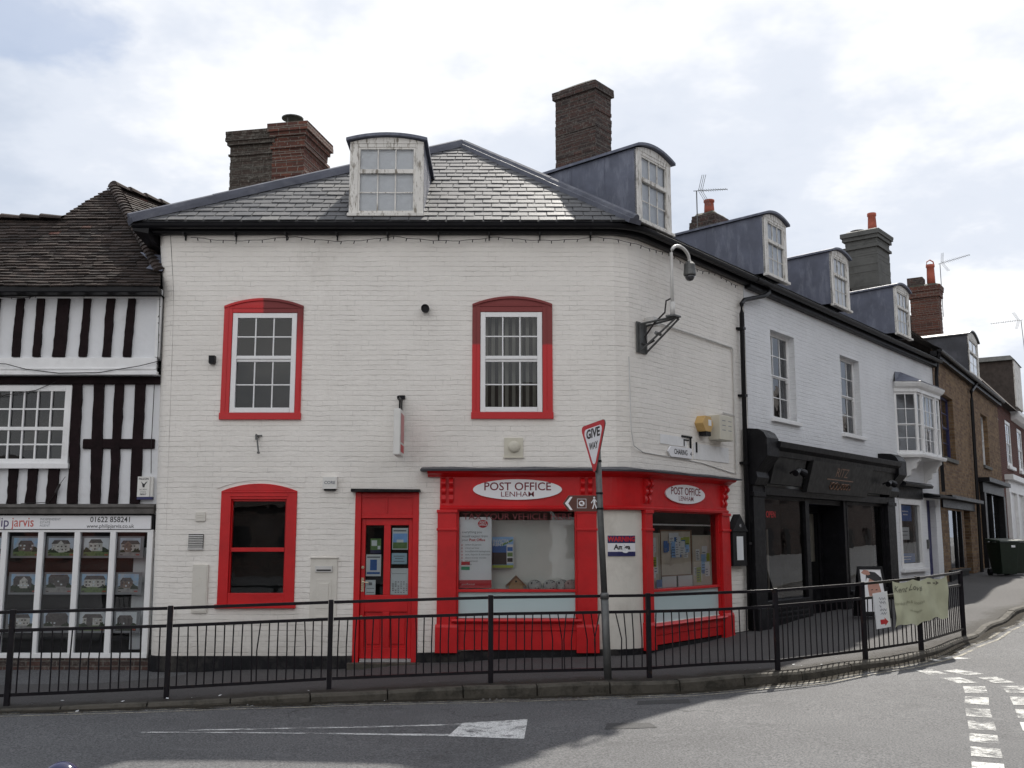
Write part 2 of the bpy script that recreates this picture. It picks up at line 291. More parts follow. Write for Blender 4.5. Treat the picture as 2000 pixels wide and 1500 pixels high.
class MB:
    def __init__(s): s.v = []; s.f = []; s.mi = []; s.uv = {}
    def face(s, pts, m=0, uv=None):
        i = len(s.v); s.v.extend(Vector(p) for p in pts); s.f.append(list(range(i, i + len(pts)))); s.mi.append(m)
        if uv: s.uv[len(s.f) - 1] = uv
    def hexa(s, b, t, m=0):
        """b, t: 4 points bottom and top, counter-clockwise seen from above"""
        s.face(b[::-1], m); s.face(t, m)
        for i in range(4): j = (i + 1) % 4; s.face([b[i], b[j], t[j], t[i]], m)
    def box(s, fr, u0, u1, o0, o1, z0, z1, m=0):
        n = max(1, int((u1 - u0) / .12)) if isinstance(fr, PathFr) and u1 > 1.3 and u0 < 2.1 else 1
        for k in range(n):
            a, b = u0 + (u1 - u0) * k / n, u0 + (u1 - u0) * (k + 1) / n
            P = fr.p
            lo = [P(a, o1, z0), P(b, o1, z0), P(b, o0, z0), P(a, o0, z0)]; hi = [P(a, o1, z1), P(b, o1, z1), P(b, o0, z1), P(a, o0, z1)]
            s.face(lo[::-1], m); s.face(hi, m); s.face([lo[0], lo[1], hi[1], hi[0]], m); s.face([lo[2], lo[3], hi[3], hi[2]], m)
            if k == 0: s.face([lo[3], lo[0], hi[0], hi[3]], m)
            if k == n - 1: s.face([lo[1], lo[2], hi[2], hi[1]], m)
        return s
    def prism(s, fr, outl, o0, o1, m=0):
        """outl: (u,z) outline counter-clockwise seen from outside; o1 is the outer face"""
        F_ = [fr.p(u, o1, z) for u, z in outl]; B = [fr.p(u, o0, z) for u, z in outl]; n = len(outl)
        s.face(F_, m); s.face(B[::-1], m)
        for i in range(n): j = (i + 1) % n; s.face([B[i], B[j], F_[j], F_[i]], m)
        return s
    def quad(s, fr, u0, u1, z0, z1, o, m=0):
        s.face([fr.p(u0, o, z0), fr.p(u1, o, z0), fr.p(u1, o, z1), fr.p(u0, o, z1)], m); return s
    def sweep(s, fr, us, prof, m=0, cap=True):
        """prof: closed (o,z) or callable(u)->profile, swept along u"""
        rings = [[fr.p(u, o, z) for o, z in (prof(u) if callable(prof) else prof)] for u in us]; n = len(rings[0])
        for a, b in zip(rings, rings[1:]):
            for i in range(n): j = (i + 1) % n; s.face([a[i], b[i], b[j], a[j]], m)
        if cap: s.face(rings[0], m); s.face(rings[-1][::-1], m)
        return s
    def tube(s, pts, r, n=8, m=0, cap=True):
        pts = [Vector(p) for p in pts]; rings = []
        for i, p in enumerate(pts):
            t = (pts[min(i + 1, len(pts) - 1)] - pts[max(i - 1, 0)]).normalized()
            a = t.cross(Vector((0, 0, 1))) if abs(t.z) < .95 else t.cross(Vector((1, 0, 0))); a.normalize(); b = t.cross(a)
            rr = r[i] if isinstance(r, (list, tuple)) else r
            rings.append([p + a * rr * math.cos(2 * math.pi * k / n) + b * rr * math.sin(2 * math.pi * k / n) for k in range(n)])
        for A, B in zip(rings, rings[1:]):
            for i in range(n): j = (i + 1) % n; s.face([A[i], A[j], B[j], B[i]], m)
        if cap: s.face(rings[0][::-1], m); s.face(rings[-1], m)
        return s
    def lathe(s, c, prof, n=16, m=0, axis='z', fr=None):
        """prof (r,h). axis z: up from c. axis o: out of the wall of fr at (u,o,z)=c"""
        rings = []
        for r, h in prof:
            if axis == 'z': rings.append([Vector((c[0] + r * math.cos(2 * math.pi * k / n), c[1] + r * math.sin(2 * math.pi * k / n), c[2] + h)) for k in range(n)])
            else: rings.append([fr.p(c[0] + r * math.cos(2 * math.pi * k / n), c[1] + h, c[2] + r * math.sin(2 * math.pi * k / n)) for k in range(n)])
        for A, B in zip(rings, rings[1:]):
            for i in range(n): j = (i + 1) % n; s.face([A[i], A[j], B[j], B[i]], m)
        s.face(rings[0][::-1], m); s.face(rings[-1], m); return s
    def text(s, fr, u, z, o, size, body, m=0, align='CENTER', bold=0.0, sxx=1.0, rot=0.0, shear=0.0, width=None):
        cu = bpy.data.curves.new("t", 'FONT'); cu.body = body; cu.size = size; cu.align_x = align; cu.align_y = 'CENTER'; cu.offset = bold; cu.shear = shear; cu.resolution_u = 3
        ob = bpy.data.objects.new("t", cu); COL.objects.link(ob); dg = bpy.context.evaluated_depsgraph_get(); me = ob.evaluated_get(dg).to_mesh()
        if width: wx = [v.co.x for v in me.vertices]; sxx = width / (max(wx) - min(wx))
        c_, s_ = math.cos(rot), math.sin(rot)
        for pl in me.polygons:
            pts = []
            for i in pl.vertices:
                x, y = me.vertices[i].co.x * sxx, me.vertices[i].co.y
                pts.append(fr.p(u + x * c_ - y * s_, o, z + x * s_ + y * c_))
            s.face(pts, m)
        ob.evaluated_get(dg).to_mesh_clear(); bpy.data.objects.remove(ob); bpy.data.curves.remove(cu); return s
    def disc(s, fr, u, z, o, ru, rz, m=0, n=28):
        s.face([fr.p(u + ru * math.cos(2 * math.pi * k / n), o, z + rz * math.sin(2 * math.pi * k / n)) for k in range(n)], m); return s
    def build(s, name, mats, parent=None, smooth=False, bevel=0.0, label=None):
        mats = mats if isinstance(mats, (list, tuple)) else [mats]
        off = OFF.get(parent.name, Vector()) if parent else Vector()
        if parent is None:
            lo = Vector([min(v[i] for v in s.v) for i in range(3)]); hi = Vector([max(v[i] for v in s.v) for i in range(3)])
            off = Vector(((lo.x + hi.x) / 2, (lo.y + hi.y) / 2, lo.z))
        me = bpy.data.meshes.new(name)
        idx = {}; vv = []; ff = []
        for f in s.f:
            g = []
            for i in f:
                k = tuple(round(c, 5) for c in s.v[i])
                if k not in idx: idx[k] = len(vv); vv.append(s.v[i])
                if not g or (idx[k] != g[-1] and idx[k] != g[0]): g.append(idx[k])
            ff.append(g)
        keep = [i for i, g in enumerate(ff) if len(g) >= 3 and len(set(g)) == len(g)]
        me.from_pydata([v - off for v in vv], [], [ff[i] for i in keep])
        for m in mats: me.materials.append(m)
        uvl = me.uv_layers.new(name="UVMap").data
        for pl, src in zip(me.polygons, keep):
            pl.material_index = s.mi[src]; pl.use_smooth = smooth
            if src in s.uv and len(s.uv[src]) == len(pl.vertices):
                for li, q in zip(pl.loop_indices, s.uv[src]): uvl[li].uv = q
                continue
            n = pl.normal
            if abs(n.z) > .98: T, B = Vector((1, 0, 0)), Vector((0, 1, 0))
            else: T = Vector((0, 0, 1)).cross(n).normalized(); B = n.cross(T)
            for li, vi in zip(pl.loop_indices, pl.vertices):
                p = me.vertices[vi].co + off; uvl[li].uv = (p.dot(T), p.dot(B))
        o = bpy.data.objects.new(name, me); COL.objects.link(o)
        if parent: o.parent = parent
        else: o.location = off
        OFF[o.name] = off
        if bevel:
            b = o.modifiers.new("bevel", 'BEVEL'); b.width = bevel; b.segments = 2; b.limit_method = 'ANGLE'; b.angle_limit = rad(40)
        if label: o["label"] = label
        return o
def tag(o, label, cat, group=None):
    o["label"] = label; o["category"] = cat
    if group: o["group"] = group
    return o
def thing(name, loc, label, cat, group=None):
    o = bpy.data.objects.new(name, None); COL.objects.link(o); o.location = loc; o.empty_display_size = .2; OFF[o.name] = Vector(loc)
    return tag(o, label, cat, group)
def kind(o, k): o["kind"] = k; return o
def lerp(a, b, t): return a + (b - a) * t
def nz(x, y, z): return mnoise.noise(Vector((x, y, z)))
def arch(u0, u1, z, rise, n=10):
    """points along a segmental arch from u1 back to u0"""
    w_ = (u1 - u0) / 2; c = (u0 + u1) / 2; r = (w_ * w_ + rise * rise) / (2 * rise); zc = z + rise - r
    return [(c + w_ * math.cos(math.pi * 0) * (1 - 2 * k / n), zc + math.sqrt(max(0, r * r - (w_ * (1 - 2 * k / n)) ** 2))) for k in range(n + 1)]

# ------------------------------------------------------------------ ground
def shep(data):
    def f(x, y):
        sw = sz = 0
        for a, b, z in data:
            q = 1 / ((x - a) ** 2 + (y - b) ** 2 + .25) ** 1.6; sw += q; sz += q * z
        return sz / sw
    return f
PAV = shep([(-5.72, 12, .12), (-4.08, 12.5, .125), (-2.25, 13, .16), (-.27, 13.3, .19), (1.77, 13.6, .21), (3.54, 14.05, .25), (5, 14.9, .30), (6.07, 15.6, .35), (7.49, 17.4, .385),
            (-9, 12, .1), (-8, 15.5, .05), (-5.4, 15.2, .07), (-2.6, 15.2, .12), (-1.2, 15.2, .22), (.3, 15.2, .29), (1.4, 15.2, .32), (2.6, 16.3, .34), (4.1, 18.2, .41), (6, 20.6, .5), (8.6, 23.8, .62), (10.9, 26.7, .83), (13.4, 29.9, .93), (17, 34.5, 1.1), (25, 44, 1.6), (45, 68, 2.4),
            (8.6, 18.6, .52), (9.9, 20.3, .66), (13, 24.5, .85), (17, 29, 1.0), (26, 40, 1.5), (-14, 14, .05)])
ROAD = shep([(-5.62, 11.65, .11), (-3.94, 12.1, .085), (-2.17, 12.6, .065), (-.93, 12.85, .05), (1.92, 13.25, .07), (3.46, 13.75, .12), (4.94, 14.55, .2), (5.95, 15.3, .26), (7.37, 17, .33), (8.63, 18.6, .44), (9.94, 20.3, .57), (13, 24, .75), (17, 28.5, .88), (26, 39, 1.35), (45, 62, 2.1),
             (-5, 9, .03), (0, 9.5, .02), (5, 10, .1), (9, 13, .3), (14, 17, .5), (0, 6, 0), (0, 0, 0), (-10, 5, 0), (10, 5, .1), (22, 25, .8), (-14, 11, .06), (0, -15, 0)])
def RZ(x, y): return ROAD(x, y)
mb = MB()
xs = [-400, -120, -50, -25] + [-16 + i * .8 for i in range(53)] + [32, 45, 70, 140, 400]
ys = [-300, -90, -40, -20, -8, 0, 3, 5, 6.5] + [7.5 + i * .45 for i in range(42)] + [28, 31, 35, 40, 48, 60, 80, 120, 300, 900]
GZ = [[min(2.2, RZ(x, y)) + .008 * nz(x * .7, y * .7, 3) for x in xs] for y in ys]
for j in range(len(ys) - 1):
    for i in range(len(xs) - 1):
        mb.face([(xs[i], ys[j], GZ[j][i]), (xs[i + 1], ys[j], GZ[j][i + 1]), (xs[i + 1], ys[j + 1], GZ[j + 1][i + 1]), (xs[i], ys[j + 1], GZ[j + 1][i])])
kind(mb.build("road", m_road, smooth=True), "structure")
import bisect
def gz(x, y):
    i = max(0, min(len(xs) - 2, bisect.bisect(xs, x) - 1)); j = max(0, min(len(ys) - 2, bisect.bisect(ys, y) - 1))
    a = (x - xs[i]) / (xs[i + 1] - xs[i]); b = (y - ys[j]) / (ys[j + 1] - ys[j])
    return lerp(lerp(GZ[j][i], GZ[j][i + 1], a), lerp(GZ[j + 1][i], GZ[j + 1][i + 1], a), b)
KERB = [(-14, 10.0), (-9, 10.95), (-5.62, 11.65), (-3.94, 12.1), (-2.17, 12.6), (-.93, 12.85), (.5, 13.05), (1.92, 13.25), (3.46, 13.75), (4.94, 14.55), (5.95, 15.3), (7.37, 17.0), (8.63, 18.6), (9.94, 20.3), (13.2, 24.4), (19, 31.7), (30, 45.6), (45, 64.5)]
def cr(pts, n):
    """even resample of a Catmull-Rom curve"""
    P = [Vector((*p, 0)) for p in pts]; P = [P[0] * 2 - P[1]] + P + [P[-1] * 2 - P[-2]]; o = []
    for i in range(1, len(P) - 2):
        for k in range(n):
            t = k / n; a, b, c, d = P[i - 1:i + 3]
            o.append(.5 * ((2 * b) + (c - a) * t + (2 * a - 5 * b + 4 * c - d) * t * t + (3 * b - a - 3 * c + d) * t ** 3))
    o.append(P[-2]); return o
kc = cr(KERB, 12)
def arclen(c):
    s_ = [0]
    for a, b in zip(c, c[1:]): s_.append(s_[-1] + (b - a).length)
    return s_
ks = arclen(kc)
def at(c, s_, q):
    i = max(0, min(len(s_) - 2, bisect.bisect(s_, q) - 1)); t = (q - s_[i]) / max(1e-6, s_[i + 1] - s_[i]); p = c[i].lerp(c[i + 1], t); d_ = (c[i + 1] - c[i]).normalized()
    return p, Vector((d_.y, -d_.x, 0))      # point, outward (road side) normal
def kerbtop(p): return PAV(p.x, p.y)
mb = MB(); q = 0.0
while q < ks[-1] - 1:
    ln = .915 if q < 30 else 3.0
    jz, jo = rnd.uniform(-.006, .006), rnd.uniform(-.008, .008)
    ring = []
    nn = 4
    for k in range(nn + 1):
        p, n_ = at(kc, ks, q + .008 + (ln - .016) * k / nn)
        zt = kerbtop(p) + jz; zb = gz(p.x, p.y) - .1
        ring.append([p + n_ * (jo) + Vector((0, 0, zb)), p + n_ * (jo - .012) + Vector((0, 0, zt - .03)), p + n_ * (jo - .035) + Vector((0, 0, zt)), p + n_ * (jo - .14) + Vector((0, 0, zt + .002)), p + n_ * (jo - .14) + Vector((0, 0, zb))])
    for a, b in zip(ring, ring[1:]):
        for i in range(5): j = (i + 1) % 5; mb.face([a[i], b[i], b[j], a[j]])
    mb.face(ring[0]); mb.face(ring[-1][::-1]); q += ln
kind(mb.build("kerb", m_kerb), "structure")
BL = [(-14, 15.6), (-9, 15.6), (-5.3, 15.45), (1.3, 15.35), (1.75, 15.45), (11.2, 27.4), (19.6, 40.5), (50, 88)]
bs_ = arclen([Vector((*p, 0)) for p in BL]); bc = [Vector((*p, 0)) for p in BL]
kk = [(0, 0), (5.1, 5.0), (8.6, 8.7), (14.2, 14.0), (16.05, 15.75), (21.5, 17.7), (27, 24.5), (40, 37), (70, 68)]
# parametrise both edges by matching fractions
mb = MB()
def kmap(q):
    for (a, b), (c, d_) in zip(kk, kk[1:]):
        if q <= c: return b + (d_ - b) * (q - a) / (c - a)
    return kk[-1][1]
rows = []; q = 0.0
while q < 66:
    p, n_ = at(kc, ks, min(q, ks[-1] - .01)); b, _ = at(bc, bs_, kmap(q)); a = p - n_ * .138
    rows.append([(a.lerp(b, k / 8.0), k / 8.0 * (b - a).length) for k in range(9)]); q += .4
for A, B in zip(rows, rows[1:]):
    for k in range(8):
        pts = [A[k], B[k], B[k + 1], A[k + 1]]
        mb.face([(p.x, p.y, PAV(p.x, p.y) + .006 * nz(p.x, p.y, 9)) for p, v in pts], 0, [(p.x, v) for p, v in pts])
kind(mb.build("pavement", m_pave, smooth=True), "structure")
# road markings: thin sheets over the road
def mark(poly, lift=.005, m=0, sub=6, mb=None):
    (a, b, c, d_) = [Vector((*p, 0)) for p in poly]
    for i in range(sub):
        for j in range(2):
            g = lambda u, v: a.lerp(b, u).lerp(d_.lerp(c, u), v)
            pts = [g(i / sub, j / 2), g((i + 1) / sub, j / 2), g((i + 1) / sub, (j + 1) / 2), g(i / sub, (j + 1) / 2)]
            mb.face([(p.x, p.y, gz(p.x, p.y) + lift) for p in pts], m)
mb = MB()
mark([(-.64, 10.62), (.12, 10.52), (.17, 11.48), (-.52, 11.28)], mb=mb, m=0)
mark([(-3.7, 10.60), (-.62, 10.63), (-.62, 10.72), (-3.7, 10.64)], mb=mb, m=1, sub=20)
mark([(-3.2, 10.70), (-.54, 11.16), (-.53, 11.24), (-3.3, 10.74)], mb=mb, m=1, sub=20)
kind(mb.build("lane_marking", [m_paint, worn_paint("worn_arrow_paint", (.70, .70, .69), .40, .55, (.5, 1, 1))]), "structure")
mb = MB()
for pt in ([(5.80, 15.75), (6.05, 15.05), (6.17, 15.10), (5.95, 15.80)], [(5.98, 15.62), (6.28, 15.72), (6.65, 15.25), (6.40, 15.2)]): mark(pt, mb=mb, sub=3)
gl = cr([(5.59, 14.41), (5.66, 13.61), (5.69, 13.08), (5.49, 12.51), (5.25, 11.98), (5.03, 11.45), (4.76, 10.77), (4.44, 10.02), (4.14, 9.31), (3.97, 8.92), (3.8000000000000007, 8.53)], 8); gs = arclen(gl)
g2 = cr([(5.9, 14.31), (6.1, 13.74), (6.1, 12.92), (5.92, 12.34), (5.73, 11.83), (5.5, 11.27), (5.18, 10.5), (4.85, 9.76)], 8); gs2 = arclen(g2)
for c_, s_, wd in ((gl, gs, .125), (g2, gs2, .125)):
    q = .05
    while q < s_[-1] - .5:
        p0, n0 = at(c_, s_, q); p1, n1 = at(c_, s_, q + .46)
        m_ = 1 if rnd.random() < .7 else 0
        mark([tuple((p0 - n0 * wd)[:2]), tuple((p0 + n0 * wd)[:2]), tuple((p1 + n1 * wd)[:2]), tuple((p1 - n1 * wd)[:2])], mb=mb, m=m_, sub=3); q += .70
kind(mb.build("junction_marking", [m_paint, m_paint2]), "structure")
mb = MB()
for d0, d1 in ((.16, .21), (.30, .35)):
    q = 8.0
    while q < 36:
        (p0, n0), (p1, n1) = at(kc, ks, q), at(kc, ks, q + .5)
        mark([tuple((p0 + n0 * d1)[:2]), tuple((p1 + n1 * d1)[:2]), tuple((p1 + n1 * d0)[:2]), tuple((p0 + n0 * d0)[:2])], mb=mb, sub=1); q += .5
kind(mb.build("edge_line_marking", m_paint3), "structure")
mb = MB(); mark([(1.45, 12.35), (2.1, 12.45), (2.12, 12.75), (1.5, 12.62)], lift=.003, mb=mb); mark([(.95, 10.9), (1.5, 10.95), (1.45, 11.2), (1.0, 11.2)], lift=.003, mb=mb)
kind(mb.build("road_patch", m_patch), "structure")
dr = thing("drain_grate", (.3, 12.75, gz(.3, 12.75)), "flat iron drain grate set in the road beside the kerb", "drain")
mb = MB()
for k in range(15):
    u0 = -.36 + k * .082; mb.hexa([(u0, 12.72, gz(u0, 12.7) - .03), (u0 + .055, 12.72, gz(u0, 12.7) - .03), (u0 + .055, 12.90, gz(u0, 12.85) - .03), (u0, 12.90, gz(u0, 12.85) - .03)], [(u0, 12.72, gz(u0, 12.7) + .009), (u0 + .055, 12.72, gz(u0, 12.7) + .009), (u0 + .055, 12.90, gz(u0, 12.85) + .009), (u0, 12.90, gz(u0, 12.85) + .009)])
mb.build("bars", m_iron, dr)
mb = MB(); mark([(-.40, 12.69), (.90, 12.69), (.90, 12.93), (-.40, 12.93)], lift=.004, mb=mb); mb.build("frame", m_iron, dr)

# ------------------------------------------------------------------ shared building helpers
def wall(name, fr, u0, u1, z0, z1, holes, mat, parent, depth=.14, step=.3, batter=None, amp=.006, zb=None, seed=0):
    us = sorted({round(u0 + (u1 - u0) * k / max(1, int((u1 - u0) / step)), 4) for k in range(max(1, int((u1 - u0) / step)) + 1)} | {h[i] for h in holes for i in (0, 1) if u0 < h[i] < u1})
    zs = sorted({round(z0 + (z1 - z0) * k / max(1, int((z1 - z0) / step)), 4) for k in range(max(1, int((z1 - z0) / step)) + 1)} | {h[i] for h in holes for i in (2, 3) if z0 < h[i] < z1})
    us = [a for i, a in enumerate(us) if i == 0 or a - us[i - 1] > .004]; zs = [a for i, a in enumerate(zs) if i == 0 or a - zs[i - 1] > .004]
    mb = MB()
    def P(u, z, o=0.0):
        edge = any(h[0] - .01 <= u <= h[1] + .01 and h[2] - .01 <= z <= h[3] + .01 for h in holes)
        p = fr.p(u, o + (0 if edge else amp * (nz(u * .9 + seed, z * .9, 2) * 1.6 + .5 * nz(u * 2.5 + seed, z * 2.5, 5))), z)
        return p + (batter(u, z) if batter else Vector())
    inh = lambda u, z: any(h[0] < u < h[1] and h[2] < z < h[3] for h in holes)
    for a, b in zip(us, us[1:]):
        for c, d_ in zip(zs, zs[1:]):
            if not inh((a + b) / 2, (c + d_) / 2):
                mb.face([P(a, c), P(b, c), P(b, d_), P(a, d_)], 0, [(a, c), (b, c), (b, d_), (a, d_)])
    for a, b, c, d_ in holes:
        mb.face([P(a, c), P(a, d_), P(a, d_, -depth), P(a, c, -depth)], 0, [(a, c), (a, d_), (a - depth, d_), (a - depth, c)])
        mb.face([P(b, d_), P(b, c), P(b, c, -depth), P(b, d_, -depth)], 0, [(b, d_), (b, c), (b + depth, c), (b + depth, d_)])
        mb.face([P(a, d_), P(b, d_), P(b, d_, -depth), P(a, d_, -depth)]); mb.face([P(b, c), P(a, c), P(a, c, -depth), P(b, c, -depth)])
    return mb.build(name, mat, parent, smooth=False)
def bars(mb, fr, u0, u1, z0, z1, cols, rows, o, t=.02, d_=.022, m=0):
    for k in range(1, cols): u = lerp(u0, u1, k / cols); mb.box(fr, u - t / 2, u + t / 2, o - d_, o, z0, z1, m)
    for k in range(1, rows): z = lerp(z0, z1, k / rows); mb.box(fr, u0, u1, o - d_ + .002, o - .002, z - t / 2, z + t / 2, m)
def sash(parent, fr, u0, u1, z0, z1, o, zm, cols, rt, rb, fw=.06, rail=.05, bt=.02, mat=None, gm=None, horns=False):
    """two-sash window: frame mesh and glass as children of a window part"""
    mat = mat or m_woodw; gm = gm or m_glass; mb = MB()
    mb.box(fr, u0, u0 + fw, o - .07, o, z0, z1); mb.box(fr, u1 - fw, u1, o - .07, o, z0, z1)
    mb.box(fr, u0 + fw, u1 - fw, o - .068, o - .002, z1 - fw, z1); mb.box(fr, u0 + fw, u1 - fw, o - .068, o + .012, z0, z0 + fw)
    a, b = u0 + fw, u1 - fw
    mb.box(fr, a, b, o - .05, o - .004, zm, zm + rail * .55); mb.box(fr, a, b, o - .066, o - .024, zm - rail * .45, zm)
    if horns:
        for u in (a, b - .04): mb.box(fr, u, u + .04, o - .045, o - .006, zm - .07, zm - .0)
    for (za, zb_, r, oo) in ((zm + rail * .55, z1 - fw, rt, o - .012), (z0 + fw, zm - rail * .45, rb, o - .03)):
        bars(mb, fr, a, b, za, zb_, cols, r, oo, bt)
    f = mb.build("frame", mat, parent, bevel=.004)
    g = MB(); g.quad(fr, a, b, zm, z1 - fw, o - .026); g.quad(fr, a, b, z0 + fw, zm, o - .045); g.build("pane", gm, parent)
    return f
def clip(poly, a, b, c):
    """keep the side a*x+b*y<=c of a 2D polygon"""
    o = []
    for i, p in enumerate(poly):
        q = poly[(i + 1) % len(poly)]; dp, dq = a * p[0] + b * p[1] - c, a * q[0] + b * q[1] - c
        if dp <= 0: o.append(p)
        if dp * dq < 0: t = dp / (dp - dq); o.append((p[0] + (q[0] - p[0]) * t, p[1] + (q[1] - p[1]) * t))
    return o
def tiled(mb, poly3, row, wid, th, jit, wvar=.0, seed=1, sag=None, m=0, dropu=.5, gap=.0025):
    """lay overlapping tiles over a plane polygon (first edge = eave, counter-clockwise seen from outside)"""
    r = random.Random(seed); P0 = Vector(poly3[0]); n = Vector()
    for i in range(1, len(poly3) - 1): n += (Vector(poly3[i]) - P0).cross(Vector(poly3[i + 1]) - P0)
    n.normalize(); U = (Vector((0, 0, 1)).cross(n)).normalized(); V = n.cross(U)
    pl = [((Vector(p) - P0).dot(U), (Vector(p) - P0).dot(V)) for p in poly3]
    planes = []
    for i, p in enumerate(pl):
        q = pl[(i + 1) % len(pl)]; dx, dy = q[0] - p[0], q[1] - p[1]; planes.append((dy, -dx, dy * p[0] - dx * p[1]))
    um, ux = min(p[0] for p in pl), max(p[0] for p in pl); vx = max(p[1] for p in pl); vm = min(p[1] for p in pl)
    k = 0; v = vm
    while v < vx:
        u = um - wid * (1 + (k % 2) * dropu) - r.random() * .02
        while u < ux:
            wd = wid * (1 + r.uniform(-wvar, wvar)); a, b = u + gap, u + wd - gap; dv = r.uniform(-jit, jit) * row
            tile = [(a, v + dv), (b, v + dv + r.uniform(-.3, .3) * jit * row), (b, v + row * 1.25), (a, v + row * 1.25)]
            l0 = th * r.uniform(.75, 1.3); tw = r.uniform(-.25, .25) * th; pts = tile
            for (A, B, C_) in planes:
                if pts: pts = clip(pts, A, B, C_)
            if len(pts) >= 3:
                def X(p, up):
                    h = (l0 + tw * ((p[0] - a) / wd - .5)) * (1 - (p[1] - v) / (row * 1.25)) + .003
                    s_ = sag(p[0], p[1]) if sag else 0
                    return P0 + U * p[0] + V * p[1] + n * ((h if up else h - th * .85) + s_)
                top = [X(p, 1) for p in pts]; bot = [X(p, 0) for p in pts]; mb.face(top, m)
                for i in range(len(pts)):
                    j = (i + 1) % len(pts)
                    if not (pts[i][1] > v + row and pts[j][1] > v + row): mb.face([bot[i], bot[j], top[j], top[i]], m)
            u += wd
        v += row; k += 1
    return mb
def dormer(name_label, parent, fr, u0, u1, oface, z0, zs, rise, depth, cols=3, lead=None, sag_back=.12, cut=None):
    """lead-cheeked dormer with curved lead roof; a part of its house"""
    lead = lead or m_lead
    ob = oface - depth
    mb = MB(); fw = .13
    mb.prism(fr, [(u0, zs - .03), (u1, zs - .03)] + arch(u0, u1, zs - .005, rise * .93, 10), oface - .05, oface + .005)
    mb.box(fr, u0, u0 + fw, oface - .06, oface, z0, zs - .03); mb.box(fr, u1 - fw, u1, oface - .06, oface, z0, zs - .03)
    mb.box(fr, u0 + fw, u1 - fw, oface - .06, oface - .002, zs - .085, zs - .03); mb.box(fr, u0 - .02, u1 + .02, oface - .06, oface + .05, z0 - .05, z0)
    D = mb.build("dormer", m_wood, parent, bevel=.006, label=name_label)
    for a, b, x0, x1 in ((u0, u0 + .05, u0 - .006, u0), (u1 - .05, u1, u1, u1 + .006)):
        mb = MB(); mb.hexa([fr.p(a, oface - .02, z0), fr.p(b, oface - .02, z0), fr.p(b, ob, z0 + .1), fr.p(a, ob, z0 + .1)], [fr.p(a, oface - .02, zs), fr.p(b, oface - .02, zs), fr.p(b, ob, zs - sag_back), fr.p(a, ob, zs - sag_back)])
        k = .62
        while k < depth - .2:
            mb.hexa([fr.p(x0, oface - k, z0), fr.p(x1, oface - k, z0), fr.p(x1, oface - k - .02, z0), fr.p(x0, oface - k - .02, z0)], [fr.p(x0, oface - k, zs - .06), fr.p(x1, oface - k, zs - .06), fr.p(x1, oface - k - .02, zs - .06), fr.p(x0, oface - k - .02, zs - .06)]); k += .66
        mb.build("cheek", lead, D)
    mb = MB(); ar = arch(u0 - .055, u1 + .055, zs + .0, rise, 12)
    n = len(ar)
    for (o1, o2, dz) in ((oface + .07, ob, 0),):
        for i in range(n - 1):
            (a, za), (b, zb_) = ar[i], ar[i + 1]
            q = [fr.p(a, o1, za), fr.p(b, o1, zb_), fr.p(b, o2, zb_ - sag_back), fr.p(a, o2, za - sag_back)]; tq = [p + Vector((0, 0, .045)) for p in q]
            mb.face(tq); mb.face(q[::-1]); mb.face([q[0], tq[0], tq[1], q[1]]); mb.face([q[2], q[3], tq[3], tq[2]])
            if i == 0: mb.face([q[0], q[3], tq[3], tq[0]])
            if i == n - 2: mb.face([q[1], tq[1], tq[2], q[2]])
    mb.build("dormer_roof", lead, D)
    zm = z0 + (zs - .085 - z0) * .63
    mb = MB(); a, b = u0 + fw, u1 - fw
    mb.box(fr, a, a + .03, oface - .05, oface - .012, z0, zs - .085); mb.box(fr, b - .03, b, oface - .05, oface - .012, z0, zs - .085)
    mb.box(fr, a + .03, b - .03, oface - .05, oface - .012, z0, z0 + .05); mb.box(fr, a + .03, b - .03, oface - .05, oface - .012, zs - .115, zs - .085)
    mb.box(fr, a + .03, b - .03, oface - .05, oface + .012, zm - .03, zm + .035)
    bars(mb, fr, a + .03, b - .03, zm + .035, zs - .115, cols, 1, oface - .02); bars(mb, fr, a + .03, b - .03, z0 + .05, zm - .03, cols, 2, oface - .026)
    mb.build("sash", m_wood, D, bevel=.003)
    mb = MB(); mb.quad(fr, a, b, z0, zs - .085, oface - .035); mb.build("pane", m_glassd, D)
    mb = MB(); mb.quad(fr, a, b, z0, zs - .085, oface - .075); mb.build("curtain", m_net, D)
    return D
